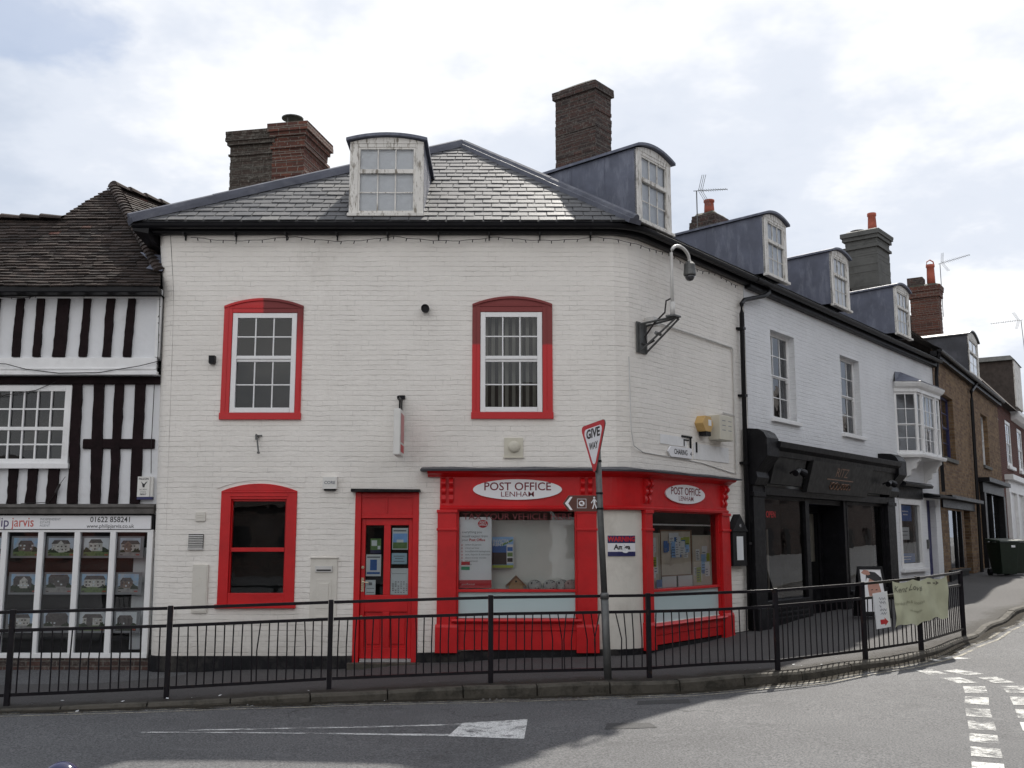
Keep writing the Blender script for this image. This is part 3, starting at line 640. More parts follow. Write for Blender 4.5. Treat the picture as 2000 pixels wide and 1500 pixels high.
def chimney(parent, fr, u0, u1, o0, o1, z0, z1, mat, label=None, corbel=((.0, .0),), cap=True, capm=None, body_name="chimney"):
    """corbel: list of (height below top, projection) from bottom to top courses"""
    mb = MB(); zc = z1 - max(c[0] for c in corbel); rq = random.Random(int(abs(u0 * 91 + z1 * 37)))
    def course(pr, za, zb_):
        n = max(1, int(round((zb_ - za) / .075)))
        for k in range(n):
            a, b = za + (zb_ - za) * k / n, za + (zb_ - za) * (k + 1) / n; j = [rq.uniform(-.009, .009) for _ in range(8)]
            P = lambda i, z: (fr.p(u0 - pr + j[0] + j[4 + i] * .5, o1 + pr + j[1], z), fr.p(u1 + pr + j[2], o1 + pr + j[1] + j[4 + i] * .5, z), fr.p(u1 + pr + j[2] + j[4 + i] * .5, o0 - pr + j[3], z), fr.p(u0 - pr + j[0], o0 - pr + j[3], z))
            mb.hexa(list(P(0, a)), list(P(1, b)))
    zlow = max(z0, zc - 2.8); mb.box(fr, u0, u1, o0, o1, z0, zlow) if zlow > z0 else None
    course(0, zlow, zc)
    cs = sorted(corbel, reverse=True)
    for i, (h, pr) in enumerate(cs):
        za = z1 - h; zb_ = z1 - (cs[i + 1][0] if i + 1 < len(cs) else 0)
        course(pr, za, zb_)
    c = mb.build(body_name, mat, parent, label=label)
    if cap:
        mb = MB(); pr = cs[-1][1]; n = 7
        g = [[(lerp(u0 - pr, u1 + pr, i / n), lerp(o0 - pr, o1 + pr, j / n)) for i in range(n + 1)] for j in range(n + 1)]
        def hgt(i, j):
            e = min(i, j, n - i, n - j); return z1 + (.0 if e == 0 else .05 + .03 * min(e, 2)) + (.02 * nz(i * .9 + u0, j * .9, z1) if e else .012 * abs(nz(i * 2, j * 2, u0)))
        for j in range(n):
            for i in range(n):
                q = [(i, j), (i + 1, j), (i + 1, j + 1), (i, j + 1)]
                mb.face([fr.p(g[b][a][0], g[b][a][1], hgt(a, b)) for a, b in q][::-1])
        mb.box(fr, u0 - pr + .003, u1 + pr - .003, o0 - pr + .003, o1 + pr - .003, z1 - .01, z1 + .002)
        mb.build("cap", capm or m_cap, c)
    return c
def pot(parent, fr, u, o, z, r0, r1, h, mat, hood=False):
    p = fr.p(u, o, z); mb = MB(); mb.lathe(p, [(r0, 0), (lerp(r0, r1, .5), h * .5), (r1, h * .85), (r1 * 1.18, h * .88), (r1 * 1.18, h), (r1 * .8, h), (r1 * .8, h - .05)], 14)
    if hood:
        mb.tube([p + Vector((-r1, 0, h)), p + Vector((-r1 * .9, 0, h + .12)), p + Vector((0, 0, h + .2)), p + Vector((r1 * .9, 0, h + .12)), p + Vector((r1, 0, h))], .025, 6)
    return mb.build("pot", mat, parent, smooth=True)
def gutter_prof(o, z, r=.06):
    return [(o + r * math.cos(a), z + r * math.sin(a)) for a in [math.pi + math.pi * k / 6 for k in range(7)]] + [(o + r * .8, z + .012), (o - r * .8, z + .012)]
def frange(a, b, st): n = max(1, int(round((b - a) / st))); return [a + (b - a) * k / n for k in range(n + 1)]

# ------------------------------------------------------------------ the post office
PO = thing("post_office", (-1.5, 17.5, 0), "white painted brick corner building with red shopfront, red window surrounds and slate hip roof", "building")
def batter(u, z):
    wgt = max(0, min(1, (-3.7 - u) / 1.4)); return Vector((-(.016 * z + max(0, z - 5.6) * .09) * wgt, 0, 0))
EZ = 6.74
fl0, fl1 = .50 + UT, 2.74 + UT
holes = [(-4.24, -3.24, 3.82, 5.38), (-.50, .48, 3.82, 5.40), (-4.2, -3.25, 1.08, 2.60), (-2.30, -1.38, .12, 2.68), (-.82, .96, .80, 2.42), (fl0, fl1, .74, 2.42)]
wall("wall", PF, -5.05, UT + 4.02, -.3, EZ - .03, holes, m_white, PO, batter=batter, step=.24)
mb = MB()    # rounded left corner and its return
cs = [(-5.05, 15.2)] + [(-5.05 - .22 * math.sin(a), 15.42 - .22 * math.cos(a)) for a in (rad(22), rad(45), rad(68), rad(90))] + [(-5.27, 17.5)]
ul = [-5.05]
for a, b in zip(cs, cs[1:]): ul.append(ul[-1] - math.hypot(a[0] - b[0], a[1] - b[1]))
zs = frange(-.3, EZ - .03, .3)
for i in range(len(cs) - 1):
    for a, b in zip(zs, zs[1:]):
        q = [(i + 1, a), (i, a), (i, b), (i + 1, b)]
        mb.face([Vector((*cs[k], z)) + batter(-5.3, z) * 1.0 for k, z in q], 0, [(ul[k], z) for k, z in q])
mb.build("corner_wall", m_white, PO, smooth=True)
# solid dark core: room shade put into its colour, stops light from behind
mb = MB(); core = [(-4.7, 16.1), (1.35, 16.1), (1.75 + 4 * .6217 - .9 * .7833, 15.2 + 4 * .7833 + .9 * .6217 + .9), (-1.0, 22.2), (-4.7, 22.2)]
mb.hexa([Vector((*p, -.2)) for p in core[:4]], [Vector((*p, 6.6)) for p in core[:4]]); mb.hexa([Vector((*p, -.2)) for p in (core[0], core[3], core[4], (-4.9, 18))], [Vector((*p, 6.6)) for p in (core[0], core[3], core[4], (-4.9, 18))])
mb.build("dark_backing", m_room, PO)
def plp(u):
    t = .30 if u < -2.4 else lerp(.30, .40, min(1, (u + 2.4) / 2.5)); return [(-.02, -.3), (.022, -.3), (.022, t), (.008, t + .012), (-.02, t + .012)]
mb = MB()
for a, b in ((-5.05, -2.31), (-1.37, UT + 4.0)): mb.sweep(PF, frange(a, b, .15), plp)
pl = [Vector((p[0] + (-.022 if i > 0 else 0), p[1] - (.022 if i < 5 else 0), 0)) for i, p in enumerate(cs)]
for a, b in zip(pl, pl[1:]): mb.face([b + Vector((0, 0, -.3)), a + Vector((0, 0, -.3)), a + Vector((0, 0, .3)), b + Vector((0, 0, .3))]); mb.face([b + Vector((0, 0, .3)), a + Vector((0, 0, .3)), a + Vector((.02, .02, .312)), b + Vector((.02, .02, .312))])
mb.build("plinth", m_plinth, PO)
# roof
EL, ERt, AP = (-5.78, 14.95, EZ), (1.871, 14.95, EZ), (-.92, 18.3, 9.27)
RO = 4.02 + .25
rend = [RR.p(4.6, .25, EZ), RR.p(4.6, -4.02, 9.27)]
mb = MB(); tiled(mb, [EL, ERt, AP], .20, .28, .015, .05, .04, 3, gap=.007)
mb.build("roof", m_slate, PO)
mb = MB()
dn = Vector((0, 0, -.012))
mb.face([Vector(EL) + dn, Vector(ERt) + dn, Vector(AP) + dn]); mb.face([Vector(ERt), rend[0], rend[1], Vector(AP)])
bk = [RR.p(4.6, -8.3, EZ), Vector((-5.78, 24.0, EZ))]
mb.face([Vector(AP), rend[1], bk[0], bk[1]]); mb.face([Vector(EL) + dn, Vector(AP) + dn, bk[1]])
mb.build("roof_slope", M("plain_slate", (.09, .09, .095), .5, .2, 4, .3, 20), PO)
mb = MB()
def roll(a, b, wd=.15, up=.055):
    a, b = Vector(a), Vector(b); t = (b - a).normalized(); sd_ = t.cross(Vector((0, 0, 1))).normalized(); n_ = sd_.cross(t)
    pr = [(-wd, -.05), (-wd * .93, .022), (-.06, .03), (-.045, .02 + up), (0, .045 + up), (.045, .02 + up), (.06, .03), (wd * .93, .022), (wd, -.05)]
    k = 0.0; ln = (b - a).length
    while k < ln - .05:
        e = min(ln, k + 1.4); j = .006 * (int(k / 1.4) % 2)
        A = [a + t * k + sd_ * x + n_ * (y + j) for x, y in pr]; B = [a + t * e + sd_ * x + n_ * (y + j) for x, y in pr]
        for i in range(len(pr) - 1): mb.face([A[i], A[i + 1], B[i + 1], B[i]])
        mb.face(A[::-1]); mb.face(B); k = e
roll(EL, AP, .13, .07); roll(AP, ERt, .13); roll(AP, rend[1], .13)
mb.build("ridge_flashing", m_leadr, PO)
# gutter, fascia board and brackets
PG = [Vector((-5.75, 14.98, 0)), Vector((1.80, 14.98, 0))]
class EaveFr:
    """eave line: straight front, mitre, straight flank; u measured like the wall path"""
    def __init__(s): s.c = Vector((1.75, 15.2, 0))
    def p(s, u, o, z):
        # rounded mitre between front and flank
        return PF.p(u, o, z)
mb = MB(); mb.sweep(PF, frange(-5.75, 1.3, 1.0) + frange(1.42, UT + .4, .08) + frange(UT + .6, UT + 4.1, .7), gutter_prof(.20, 6.70, .07)); mb.build("gutter", m_gutter, PO)
mb = MB(); mb.sweep(PF, frange(-5.6, 1.3, 1.0) + frange(1.42, UT + .4, .08) + frange(UT + .6, UT + 4.05, .7), [(-.02, 6.69), (.115, 6.69), (.115, 6.60), (.09, 6.585), (-.02, 6.585)]); mb.build("soffit_board", m_gutter, PO)
for u in frange(-5.0, 1.2, .78): mb = MB(); mb.box(PF, u - .012, u + .012, .0, .15, 6.555, 6.60); mb.box(PF, u - .008, u + .008, .0, .03, 6.50, 6.56); mb.build("gutter_bracket", m_gutter, PO)
mb = MB()  # sloping eave end on the left, over the tile roof
mb.hexa([Vector((-5.74, 14.98, 6.60)), Vector((-5.5, 14.98, 6.55)), Vector((-5.40, 15.9, 6.3)), Vector((-5.74, 15.9, 6.5))], [Vector((-5.74, 14.98, 6.68)), Vector((-5.5, 14.98, 6.68)), Vector((-5.40, 15.9, 6.9)), Vector((-5.74, 15.9, 6.9))]); mb.build("eave_board", m_gutter, PO)
# upper windows
def red_window(u0, u1, z0, z1, rise, inn, mat, lab=None, o=.022):
    a, b, c, d_ = inn; mb = MB()
    mb.box(FF, u0, a, -.06, o, z0 + .10, z1 - .0); mb.box(FF, b, u1, -.06, o, z0 + .10, z1 - .0)
    mb.box(FF, u0 - .01, u1 + .01, -.06, o + .02, z0, z0 + .10)
    mb.box(FF, a, b, -.06, o - .004, d_, z1)
    mb.prism(FF, [(u0, z1), (u1, z1)] + arch(u0, u1, z1, rise, 14), -.05, o - .008)
    ar = arch(u0, u1, z1 - .035, rise, 14)
    for (p, zp), (q, zq) in zip(ar, ar[1:]): mb.prism(FF, [(q, zq), (p, zp), (p, zp + .04), (q, zq + .04)], -.01, o + .014)
    mb.box(FF, a - .07, a - .055, o, o + .007, z0 + .14, z1 - .01); mb.box(FF, b + .055, b + .07, o, o + .007, z0 + .14, z1 - .01); mb.box(FF, a - .05, b + .05, o - .004, o + .007, z1 - .03, z1 - .015)
    return mb.build("window", mat, PO, bevel=.006, label=lab)
wl = red_window(-4.36, -3.16, 3.74, 5.47, .12, (-4.23, -3.25, 3.83, 5.37), m_redL)
sash(wl, FF, -4.225, -3.255, 3.845, 5.365, .012, 4.66, 3, 2, 2, .075, .09, .02, m_upvc)
wr = red_window(-.60, .61, 3.75, 5.50, .12, (-.48, .46, 3.84, 5.385), m_redR)
sash(wr, FF, -.475, .455, 3.855, 5.38, .012, 4.66, 3, 2, 2, .075, .09, .02, m_upvc)
mb = MB()
for k in range(9): u = -.42 + k * .105; mb.face([FF.p(u, -.22, 3.9), FF.p(u + .052, -.26, 3.9), FF.p(u + .052, -.26, 5.35), FF.p(u, -.22, 5.35)])
mb.build("vertical_blind", m_blind, wr)
# lower window
mb = MB(); u0, u1 = -4.29, -3.17
mb.box(FF, u0, -4.14, -.10, .02, 1.04, 2.68); mb.box(FF, -3.32, u1, -.10, .02, 1.04, 2.68); mb.prism(FF, [(u0, 2.68), (u1, 2.68)] + arch(u0, u1, 2.68, .11, 14), -.08, .016)
mb.box(FF, -4.14, -3.32, -.10, .018, 2.56, 2.68); mb.box(FF, u0 - .03, u1 + .03, -.08, .06, .985, 1.04); mb.box(FF, -4.14, -3.32, -.1, .012, 1.04, 1.20)
mb.box(FF, -4.16, -3.30, .018, .03, 2.60, 2.615); mb.box(FF, -4.27, -3.19, .018, .028, 2.655, 2.672)
lw = mb.build("window", m_red, PO, bevel=.006)
mb = MB(); mb.box(FF, -4.14, -4.12, -.09, -.02, 1.2, 2.56); mb.box(FF, -3.34, -3.32, -.09, -.02, 1.2, 2.56); mb.box(FF, -4.12, -3.34, -.09, -.012, 1.795, 1.855); mb.box(FF, -4.12, -3.34, -.085, -.02, 2.53, 2.56); mb.build("frame", m_red, lw, bevel=.004)
mb = MB(); mb.quad(FF, -4.13, -3.33, 1.2, 2.55, -.06); mb.build("pane", m_glass, lw)
mb = MB(); mb.quad(FF, -4.4, -3.0, .9, 2.8, -.5); mb.build("black_backing", m_void, lw)  # black sheet behind the pane: unlit room put into the colour
# brick arch over the lower window
mb = MB(); ar = arch(-4.36, -3.10, 2.70, .13, 14)
for (p, zp), (q, zq) in zip(ar, ar[1:]): mb.prism(FF, [(q, zq + .012), (p, zp + .012), (p + (p + 3.73) * .10, zp + .20), (q + (q + 3.73) * .10, zq + .20)], -.02, .006)
mb.build("window_arch", m_white, PO)
# door
dd = MB(); dd.box(FF, -2.31, -2.22, -.12, .012, .2, 2.66); dd.box(FF, -1.46, -1.37, -.12, .012, .2, 2.66); dd.box(FF, -2.22, -1.46, -.12, -.005, 2.28, 2.34); dd.box(FF, -2.22, -1.46, -.12, -.012, 2.34, 2.66); dd.box(FF, -1.86, -1.83, -.012, .0, 2.36, 2.64)
dd.box(FF, -2.22, -1.46, -.012, .006, 2.58, 2.64)
door = dd.build("door", m_red, PO, bevel=.005)
mb = MB()
L0, L1 = -2.215, -1.465
gl_ = ((-2.155, -1.885, 1.17, 2.18), (-1.785, -1.52, 1.17, 2.18))
mb.box(FF, L0, -2.155, -.10, -.045, .27, 2.275); mb.box(FF, -1.52, L1, -.10, -.045, .27, 2.275); mb.box(FF, -1.885, -1.785, -.10, -.046, 1.17, 2.18)
mb.box(FF, -2.155, -1.52, -.10, -.047, 2.18, 2.275); mb.box(FF, -2.155, -1.52, -.10, -.047, .93, 1.17); mb.box(FF, -2.155, -1.52, -.10, -.047, .27, .42); mb.box(FF, -1.885, -1.785, -.10, -.046, .42, .93)
for a, b in ((-2.155, -1.885), (-1.785, -1.52)): mb.box(FF, a, b, -.10, -.075, .42, .93); mb.box(FF, a + .04, b - .04, -.075, -.058, .47, .88)
mb.build("door_leaf", m_red, door, bevel=.005)
mb = MB()
for a, b, c, d_ in gl_: mb.quad(FF, a, b, c, d_, -.07)
mb.build("pane", m_glass, door)
mb = MB(); mb.quad(FF, -2.25, -1.43, 1.0, 2.3, -.42); mb.build("black_backing", m_void, door)  # darkness behind the door glass painted as a near-black sheet
mb = MB(); mb.box(FF, -2.235 + .03, -2.165, -.045, -.037, 1.22, 1.42); mb.tube([FF.p(-2.185, -.03, 1.36), FF.p(-2.185, .01, 1.36), FF.p(-2.09, .015, 1.35)], .009, 6); mb.build("handle", M("brass_fittings", (.5, .42, .3), .3, .1, 5, 0, metal=.8), door)
for lx, lz in ((-2.185, 1.57), (-2.195, .86)): mb = MB(); mb.lathe((lx, -.045, lz), [(.022, 0), (.022, .013)], 10, axis='o', fr=FF); mb.build("lock", bpy.data.materials["brass_fittings"], door)
mb = MB(); mb.box(FF, -2.20, -1.46, -.10, .02, .225, .268); mb.build("threshold", M("aluminium_bar", (.45, .44, .44), .4, .1, 6, 0, metal=.6), door)
mb = MB(); mb.prism(FF, [(-2.36, 2.665), (-1.35, 2.665), (-1.35, 2.70), (-2.36, 2.71)], -.0, .15); mb.build("door_hood", m_plinth, PO)
mb = MB(); mb.box(FF, -2.36, -1.32, -.12, .20, -.1, .222); mb.build("door_step", m_kerb, PO)
# shopfront
sf = MB()
sf.sweep(PF, frange(-1.06, 1.2, .4) + frange(1.40, 2.1, .07) + frange(2.2, UT + 3.0, .4), [(-.02, 2.46), (.045, 2.46), (.045, 2.90), (-.02, 2.90)])
sf.sweep(PF, frange(-1.06, 1.2, .4) + frange(1.40, 2.1, .07) + frange(2.2, UT + 3.0, .4), [(-.02, 2.405), (.075, 2.405), (.085, 2.44), (.06, 2.46), (-.02, 2.46)])
SF = sf.build("shopfront", m_red, PO, bevel=.004)
mb = MB(); mb.sweep(PF, frange(-1.24, 1.2, .4) + frange(1.40, 2.1, .07) + frange(2.2, UT + 3.12, .4), [(-.02, 2.885), (.06, 2.885), (.10, 2.91), (.17, 2.935), (.19, 2.965), (-.02, 2.965)]); mb.build("cornice", m_red, SF)
mb = MB(); mb.sweep(PF, frange(-1.34, 1.2, .4) + frange(1.40, 2.1, .07) + frange(2.2, UT + 3.22, .4), lambda u: [(-.01, 2.965), (.24, 2.965 + .004 * math.sin(u * 7)), (.245, 2.99 + .006 * math.sin(u * 11)), (-.01, 3.035 + .008 * math.sin(u * 5))]); mb.build("lead_cap", m_leadd, SF)
for a, b in ((-1.09, -.81), (.95, 1.24), (UT + .29, UT + .49), (UT + 2.74, UT + 3.03)):
    mb = MB(); mb.box(PF, a, b, -.02, .08, .36, 2.405); mb.box(PF, a - .02, b + .02, -.02, .105, .36, .72); mb.box(PF, a - .012, b + .012, .0, .10, 2.10, 2.135); mb.box(PF, a - .012, b + .012, .0, .10, 2.36, 2.405)
    mb.sweep(PF, [a - .02, b + .02], [(.0, .72), (.105, .72), (.09, .76), (.0, .76)])
    mb.build("pilaster", m_red, SF, bevel=.005)
    c_ = (a + b) / 2
    mb = MB()
    for e in ((-.085, -.025), (.025, .085)):
        prof = []
        for k in range(19):
            z = 2.50 + .37 * k / 18; prof.append((.05 + .055 * abs(math.sin(k / 18 * math.pi * 3.2)) * (.45 + .55 * k / 18) + .05 * (k / 18) ** 2, z))
        mb.sweep(PF, [c_ + e[0], c_ + e[1]], [(.03, 2.50)] + prof + [(.03, 2.87)])
    mb.build("corbel", m_red, SF)
mb = MB(); mb.sweep(PF, frange(1.245, 1.4, .05) + frange(1.44, UT + .285, .05), [(-.02, .33), (.014, .33), (.014, 2.40), (-.02, 2.40)]); mb.build("rendered_panel", m_render, PO)
def shop_window(a, b, zsill, zst, zbase):
    mb = MB(); mb.box(PF, a, a + .03, -.12, .03, zst, 2.405); mb.box(PF, b - .03, b, -.12, .03, zst, 2.405); mb.box(PF, a + .03, b - .03, -.12, .025, 2.385, 2.405)
    mb.box(PF, a + .03, b - .03, -.12, .028, zsill - .04, zsill)
    f = mb.build("window", m_red, SF, bevel=.004)
    mb = MB(); mb.quad(PF, a + .03, b - .03, zsill, 2.385, -.03); mb.build("pane", m_glass_s, SF)
    mb = MB(); mb.quad(PF, a + .03, b - .03, zst, zsill - .04, -.015); mb.build("frosted_panel", m_frost, SF)
    mb = MB(); mb.sweep(PF, [a - .06, b + .06], [(-.1, zst), (.10, zst - .01), (.12, zst - .035), (.10, zst - .06), (.06, zst - .075), (.06, zst - .17), (.045, zst - .18), (.045, zbase), (-.1, zbase)]); mb.build("stall_riser", m_red, SF)
shop_window(-.81, .95, 1.255, .845, .40); shop_window(UT + .49, UT + 2.74, 1.23, .735, .42)
mb = MB(); mb.box(FF, -1.0, 1.15, -.45, -.14, 1.16, 1.215); mb.quad(FF, -1.0, 1.15, 1.2, 2.26, -.44); mb.quad(FF, -1.0, 1.15, 2.26, 2.5, -.75, 1); mb.quad(FF, -1.0, 1.15, .5, 1.16, -.3, 1)
mb.build("display_back", [m_back, m_room], SF)
mb = MB(); mb.quad(RR, .2, 3.7, .7, 2.7, -.55); mb.box(RR, .4, 3.6, -.5, -.05, 1.12, 1.19); mb.tube([RR.p(.52, -.13, 2.20), RR.p(2.72, -.13, 2.20)], .014, 6, 1); mb.build("display_rail", [m_room, m_upvc], SF)
mb = MB(); mb.text(FF, .08, 2.302, -.026, .13, "TAX YOUR VEHICLE HERE", 0, bold=.0, sxx=1.06); mb.build("window_lettering", M("faded_red_vinyl", (.17, .035, .04), .6, .2, 5, 0), SF)
# dormers
dormer("dormer facing the road with peeling white frame and dark left cheek", PO, FF, -2.50, -1.36, .10, 6.90, 8.05, .085, 2.0)
dormer("dormer above the flank wall with long blue grey lead cheek", PO, RR, .58, 1.66, -.13, 7.02, 8.22, .105, 2.75, sag_back=.10)
# chimneys
CF = Fr(-4.67, 19.5, rad(-11.5))
c1 = chimney(PO, CF, -1.02, -.10, -1.15, 0, 7.0, 10.08, m_bricklich, "wide lichen covered stack", ((.62, .0), (.50, .03), (.46, .0), (.28, .05), (.20, .085)))
c2 = chimney(PO, CF, -.10 + .002, .58, -1.18, .035, 7.0, 10.16, m_brickred, "red brick stack with steel cowl", ((.64, .0), (.52, .035), (.46, .0), (.26, .045), (.17, .085)))
mb = MB(); p = CF.p(.16, -.30, 10.27); mb.lathe(p, [(.14, .12), (.22, .13), (.22, .15), (.12, .19), (.02, .21)], 16)
for k in range(3): a = k * 2.1; q = p + Vector((.14 * math.cos(a), .14 * math.sin(a), 0)); mb.tube([q, q + Vector((0, 0, .13))], .012, 5)
mb.build("cowl", m_iron, c2)
KF = Fr(1.64, 21.5, A_R)
KF2 = Fr(*(Vector((-.92, 18.3)) + 3.55 * Vector((.6217, .7833))).to_tuple(), A_R)
chimney(PO, KF2, .0, .62, -.43, .62, 8.4, 11.66, m_brickold, "tall sooty stack behind the flank dormer", ((.24, .0), (.17, .05)))

# ------------------------------------------------------------------ white brick terrace with the black barber shop
TE = thing("terrace_house", (8.2, 22.5, .5), "bright white painted brick terrace with three lead dormers, canted bay and black shopfront", "building")
T1 = 15.42
thol = [(5.12, 6.24, 4.24, 5.94), (8.68, 9.84, 4.23, 5.95), (12.05, 13.72, 1.26, 2.92), (14.22, 14.98, .7, 2.96), (4.2, 10.8, .2, 2.9)]
wall("wall", RR, 4.02, T1, -.1, 6.74, thol, m_white2, TE, depth=.2, step=.35, seed=9)
mb = MB(); mb.quad(RR, 3.6, T1, -.2, 6.7, -1.3); mb.face([RR.p(T1, 0, -.2), RR.p(T1, -1.3, -.2), RR.p(T1, -1.3, 6.7), RR.p(T1, 0, 6.7)]); mb.face([RR.p(4.02, 0, -.2), RR.p(4.02, -1.3, -.2), RR.p(4.02, -1.3, 6.7), RR.p(4.02, 0, 6.7)]); mb.build("dark_backing", m_dark, TE)  # dark sheets closing the shell; interior shade is painted in
mb = MB(); mb.face([RR.p(4.6, .26, 6.745), RR.p(15.6, .26, 6.745), RR.p(15.6, -4.02, 9.27), RR.p(4.6, -4.02, 9.27)]); mb.face([RR.p(4.6, -4.02, 9.27), RR.p(15.6, -4.02, 9.27), RR.p(15.6, -8.3, 6.7), RR.p(4.6, -8.3, 6.7)]); mb.face([RR.p(15.6, .26, 6.745), RR.p(15.6, -8.3, 6.7), RR.p(15.6, -4.02, 9.27)])
mb.build("roof", bpy.data.materials["plain_slate"], TE)
mb = MB(); mb.sweep(RR, frange(4.12, 15.5, 1.2), gutter_prof(.21, 6.70, .07)); mb.build("gutter", m_gutter, TE)
mb = MB(); mb.sweep(RR, frange(4.07, 15.5, 1.0), [(-.02, 6.69), (.125, 6.69), (.125, 6.56), (.09, 6.54), (-.02, 6.54)]); mb.build("soffit_board", m_gutter, TE)
dp = MB(); dp.tube([RR.p(4.72, .19, 6.68), RR.p(4.72, .19, 6.55), RR.p(4.55, .16, 6.46), RR.p(3.86, .09, 6.27), RR.p(3.75, .085, 6.18), RR.p(3.74, .085, 6.0), RR.p(3.66, .085, .45)], .042, 10)
DP = dp.build("downpipe", m_gutter, TE, smooth=True)
for z in (5.72, 4.5, 3.3, 1.9):
    mb = MB(); u = lerp(3.66, 3.74, (z - .45) / 5.55); mb.box(RR, u - .075, u + .075, 0, .04, z - .02, z + .02); mb.box(RR, u - .05, u + .05, .03, .135, z - .022, z + .022); mb.build("pipe_clip", m_gutter, DP)
for (a, b, c, d_) in thol[:2]:
    mb = MB(); mb.box(RR, a - .09, b + .10, -.14, .07, c - .075, c); wdw = mb.build("window", m_woodw, TE, bevel=.008)
    sash(wdw, RR, a, b, c, d_, -.13, (c + d_) / 2, 3, 2, 2, .065, .05, .02, m_woodw, m_glassd, horns=True)
    mb = MB(); mb.quad(RR, a, b, c, d_, -.42); mb.build("net_curtain", m_room, wdw)
dormer("dormer nearest the downpipe elbow", TE, RR, 5.35, 6.38, -.13, 7.12, 8.30, .11, 2.75, sag_back=.10)
dormer("middle dormer of the terrace", TE, RR, 8.82, 9.86, -.13, 7.14, 8.33, .11, 2.75, sag_back=.10)
dormer("dormer in front of the grey rendered stack, nearest the yellow brick house", TE, RR, 13.12, 14.22, -.13, 7.16, 8.37, .11, 2.75, sag_back=.10)
# chimneys of the terrace
sc_ = chimney(TE, RR, 8.0, 8.72, -3.15, -2.55, 8.0, 9.52, m_brickold, "small dark stack with one short pot", ((.42, .0), (.34, .04), (.16, .0)))
pot(sc_, RR, 8.33, -2.85, 9.55, .13, .11, .40, m_terra)
gc = chimney(TE, RR, 18.2, 19.35, -3.2, -2.2, 8.0, 11.5, m_greyrend, "large grey rendered stack with one tall pot", ((.62, .0), (.54, .06), (.46, .0), (.26, .07), (.14, .11)), capm=m_greyrend)
pot(gc, RR, 19.05, -2.6, 11.55, .15, .12, .75, m_terra)
mb = MB(); p = RR.p(18.55, -2.9, 11.58); mb.lathe(p, [(.22, 0), (.24, .06), (.1, .10)], 12); mb.build("cowl", m_iron, gc)
# bay window
BZ0, BZ1 = 4.02, 5.52
class BayFr:
    pts = [(12.15, 0.0), (12.50, .44), (14.35, .44), (14.70, 0.0)]
    def __init__(s): s.L = [0] + [0] * 3; a = 0; [s.L.__setitem__(i + 1, s.L[i] + math.hypot(s.pts[i + 1][0] - s.pts[i][0], s.pts[i + 1][1] - s.pts[i][1])) for i in range(3)]
    def p(s, u, o, z):
        i = 0 if u < s.L[1] else (1 if u < s.L[2] else 2)
        if u == s.L[1] or u == s.L[2]:     # mitre
            j = 1 if u == s.L[1] else 2; p = s.pts[j]; k = o * math.tan(rad(51.5) / 2); return RR.p(p[0] - (k if j == 1 else -k), p[1] + o, z)
        a, b = s.pts[i], s.pts[i + 1]; l = s.L[i + 1] - s.L[i]; dx, dy = (b[0] - a[0]) / l, (b[1] - a[1]) / l; t = u - s.L[i]
        return RR.p(a[0] + dx * t - dy * o, a[1] + dy * t + dx * o, z)
BF = BayFr(); bl = BF.L
mb = MB(); cor = [0, bl[1], bl[2], bl[3]]
mb.sweep(BF, cor, [(-.04, BZ1), (.02, BZ1), (.02, BZ1 + .08), (.09, BZ1 + .13), (.13, BZ1 + .2), (.13, BZ1 + .24), (-.04, BZ1 + .24)])
BAY = mb.build("bay_window", m_woodw, TE)
mb = MB(); mb.sweep(BF, cor, [(-.04, 3.92), (.07, 3.92), (.09, 3.97), (.09, 4.0), (.0, 4.03), (-.04, 4.03)]); mb.build("bay_sill", m_woodw, BAY)
mb = MB(); tp = [BF.p(u, .15, BZ1 + .24) for u in cor]; ap = [RR.p(12.3, .0, BZ1 + .52), RR.p(12.75, .0, BZ1 + .56), RR.p(14.1, .0, BZ1 + .56), RR.p(14.55, .0, BZ1 + .52)]
for i in range(3): mb.face([tp[i], tp[i + 1], ap[i + 1], ap[i]])
mb.face(tp[::-1]); mb.build("bay_roof", m_lead, BAY)
for i, (cols) in ((0, 2), (1, 4), (2, 2)):
    a, b = bl[i] + .002, bl[i + 1] - .002
    if i == 1:
        for c0, c1, n in ((a, a + .36, 1), (a + .42, b - .42, 3), (b - .36, b, 1)): sash(BAY, BF, c0, c1, 4.03, BZ1, -.02, 4.72, n, 2, 2, .05, .045, .018, m_woodw, m_glassd)
        mb = MB(); mb.box(BF, a + .36, a + .42, -.08, .01, 4.03, BZ1); mb.build("mullion", m_woodw, BAY); mb = MB(); mb.box(BF, b - .42, b - .36, -.08, .01, 4.03, BZ1); mb.build("mullion", m_woodw, BAY)
    else: sash(BAY, BF, a, b, 4.03, BZ1, -.015, 4.72, cols, 2, 2, .06, .045, .018, m_woodw, m_glassd)
mb = MB()
for t in (12.55, 14.25):
    pr = [(0, 3.92), (.42, 3.92), (.42, 3.84), (.34, 3.78), (.30, 3.66), (.20, 3.62), (.17, 3.5), (.07, 3.45), (.04, 3.33), (0, 3.30)]
    mb.sweep(RR, [t - .06, t + .06], pr[::-1])
mb.face([RR.p(12.2, .03, 3.92), RR.p(12.5, .42, 3.92), RR.p(14.35, .42, 3.92), RR.p(14.65, .03, 3.92)]); mb.build("bay_bracket", m_woodw, BAY)
mb = MB(); mb.quad(RR, 12.2, 14.65, 4.03, BZ1, -.004); mb.build("black_backing", m_void, BAY)  # bay interior darkness painted as a black sheet
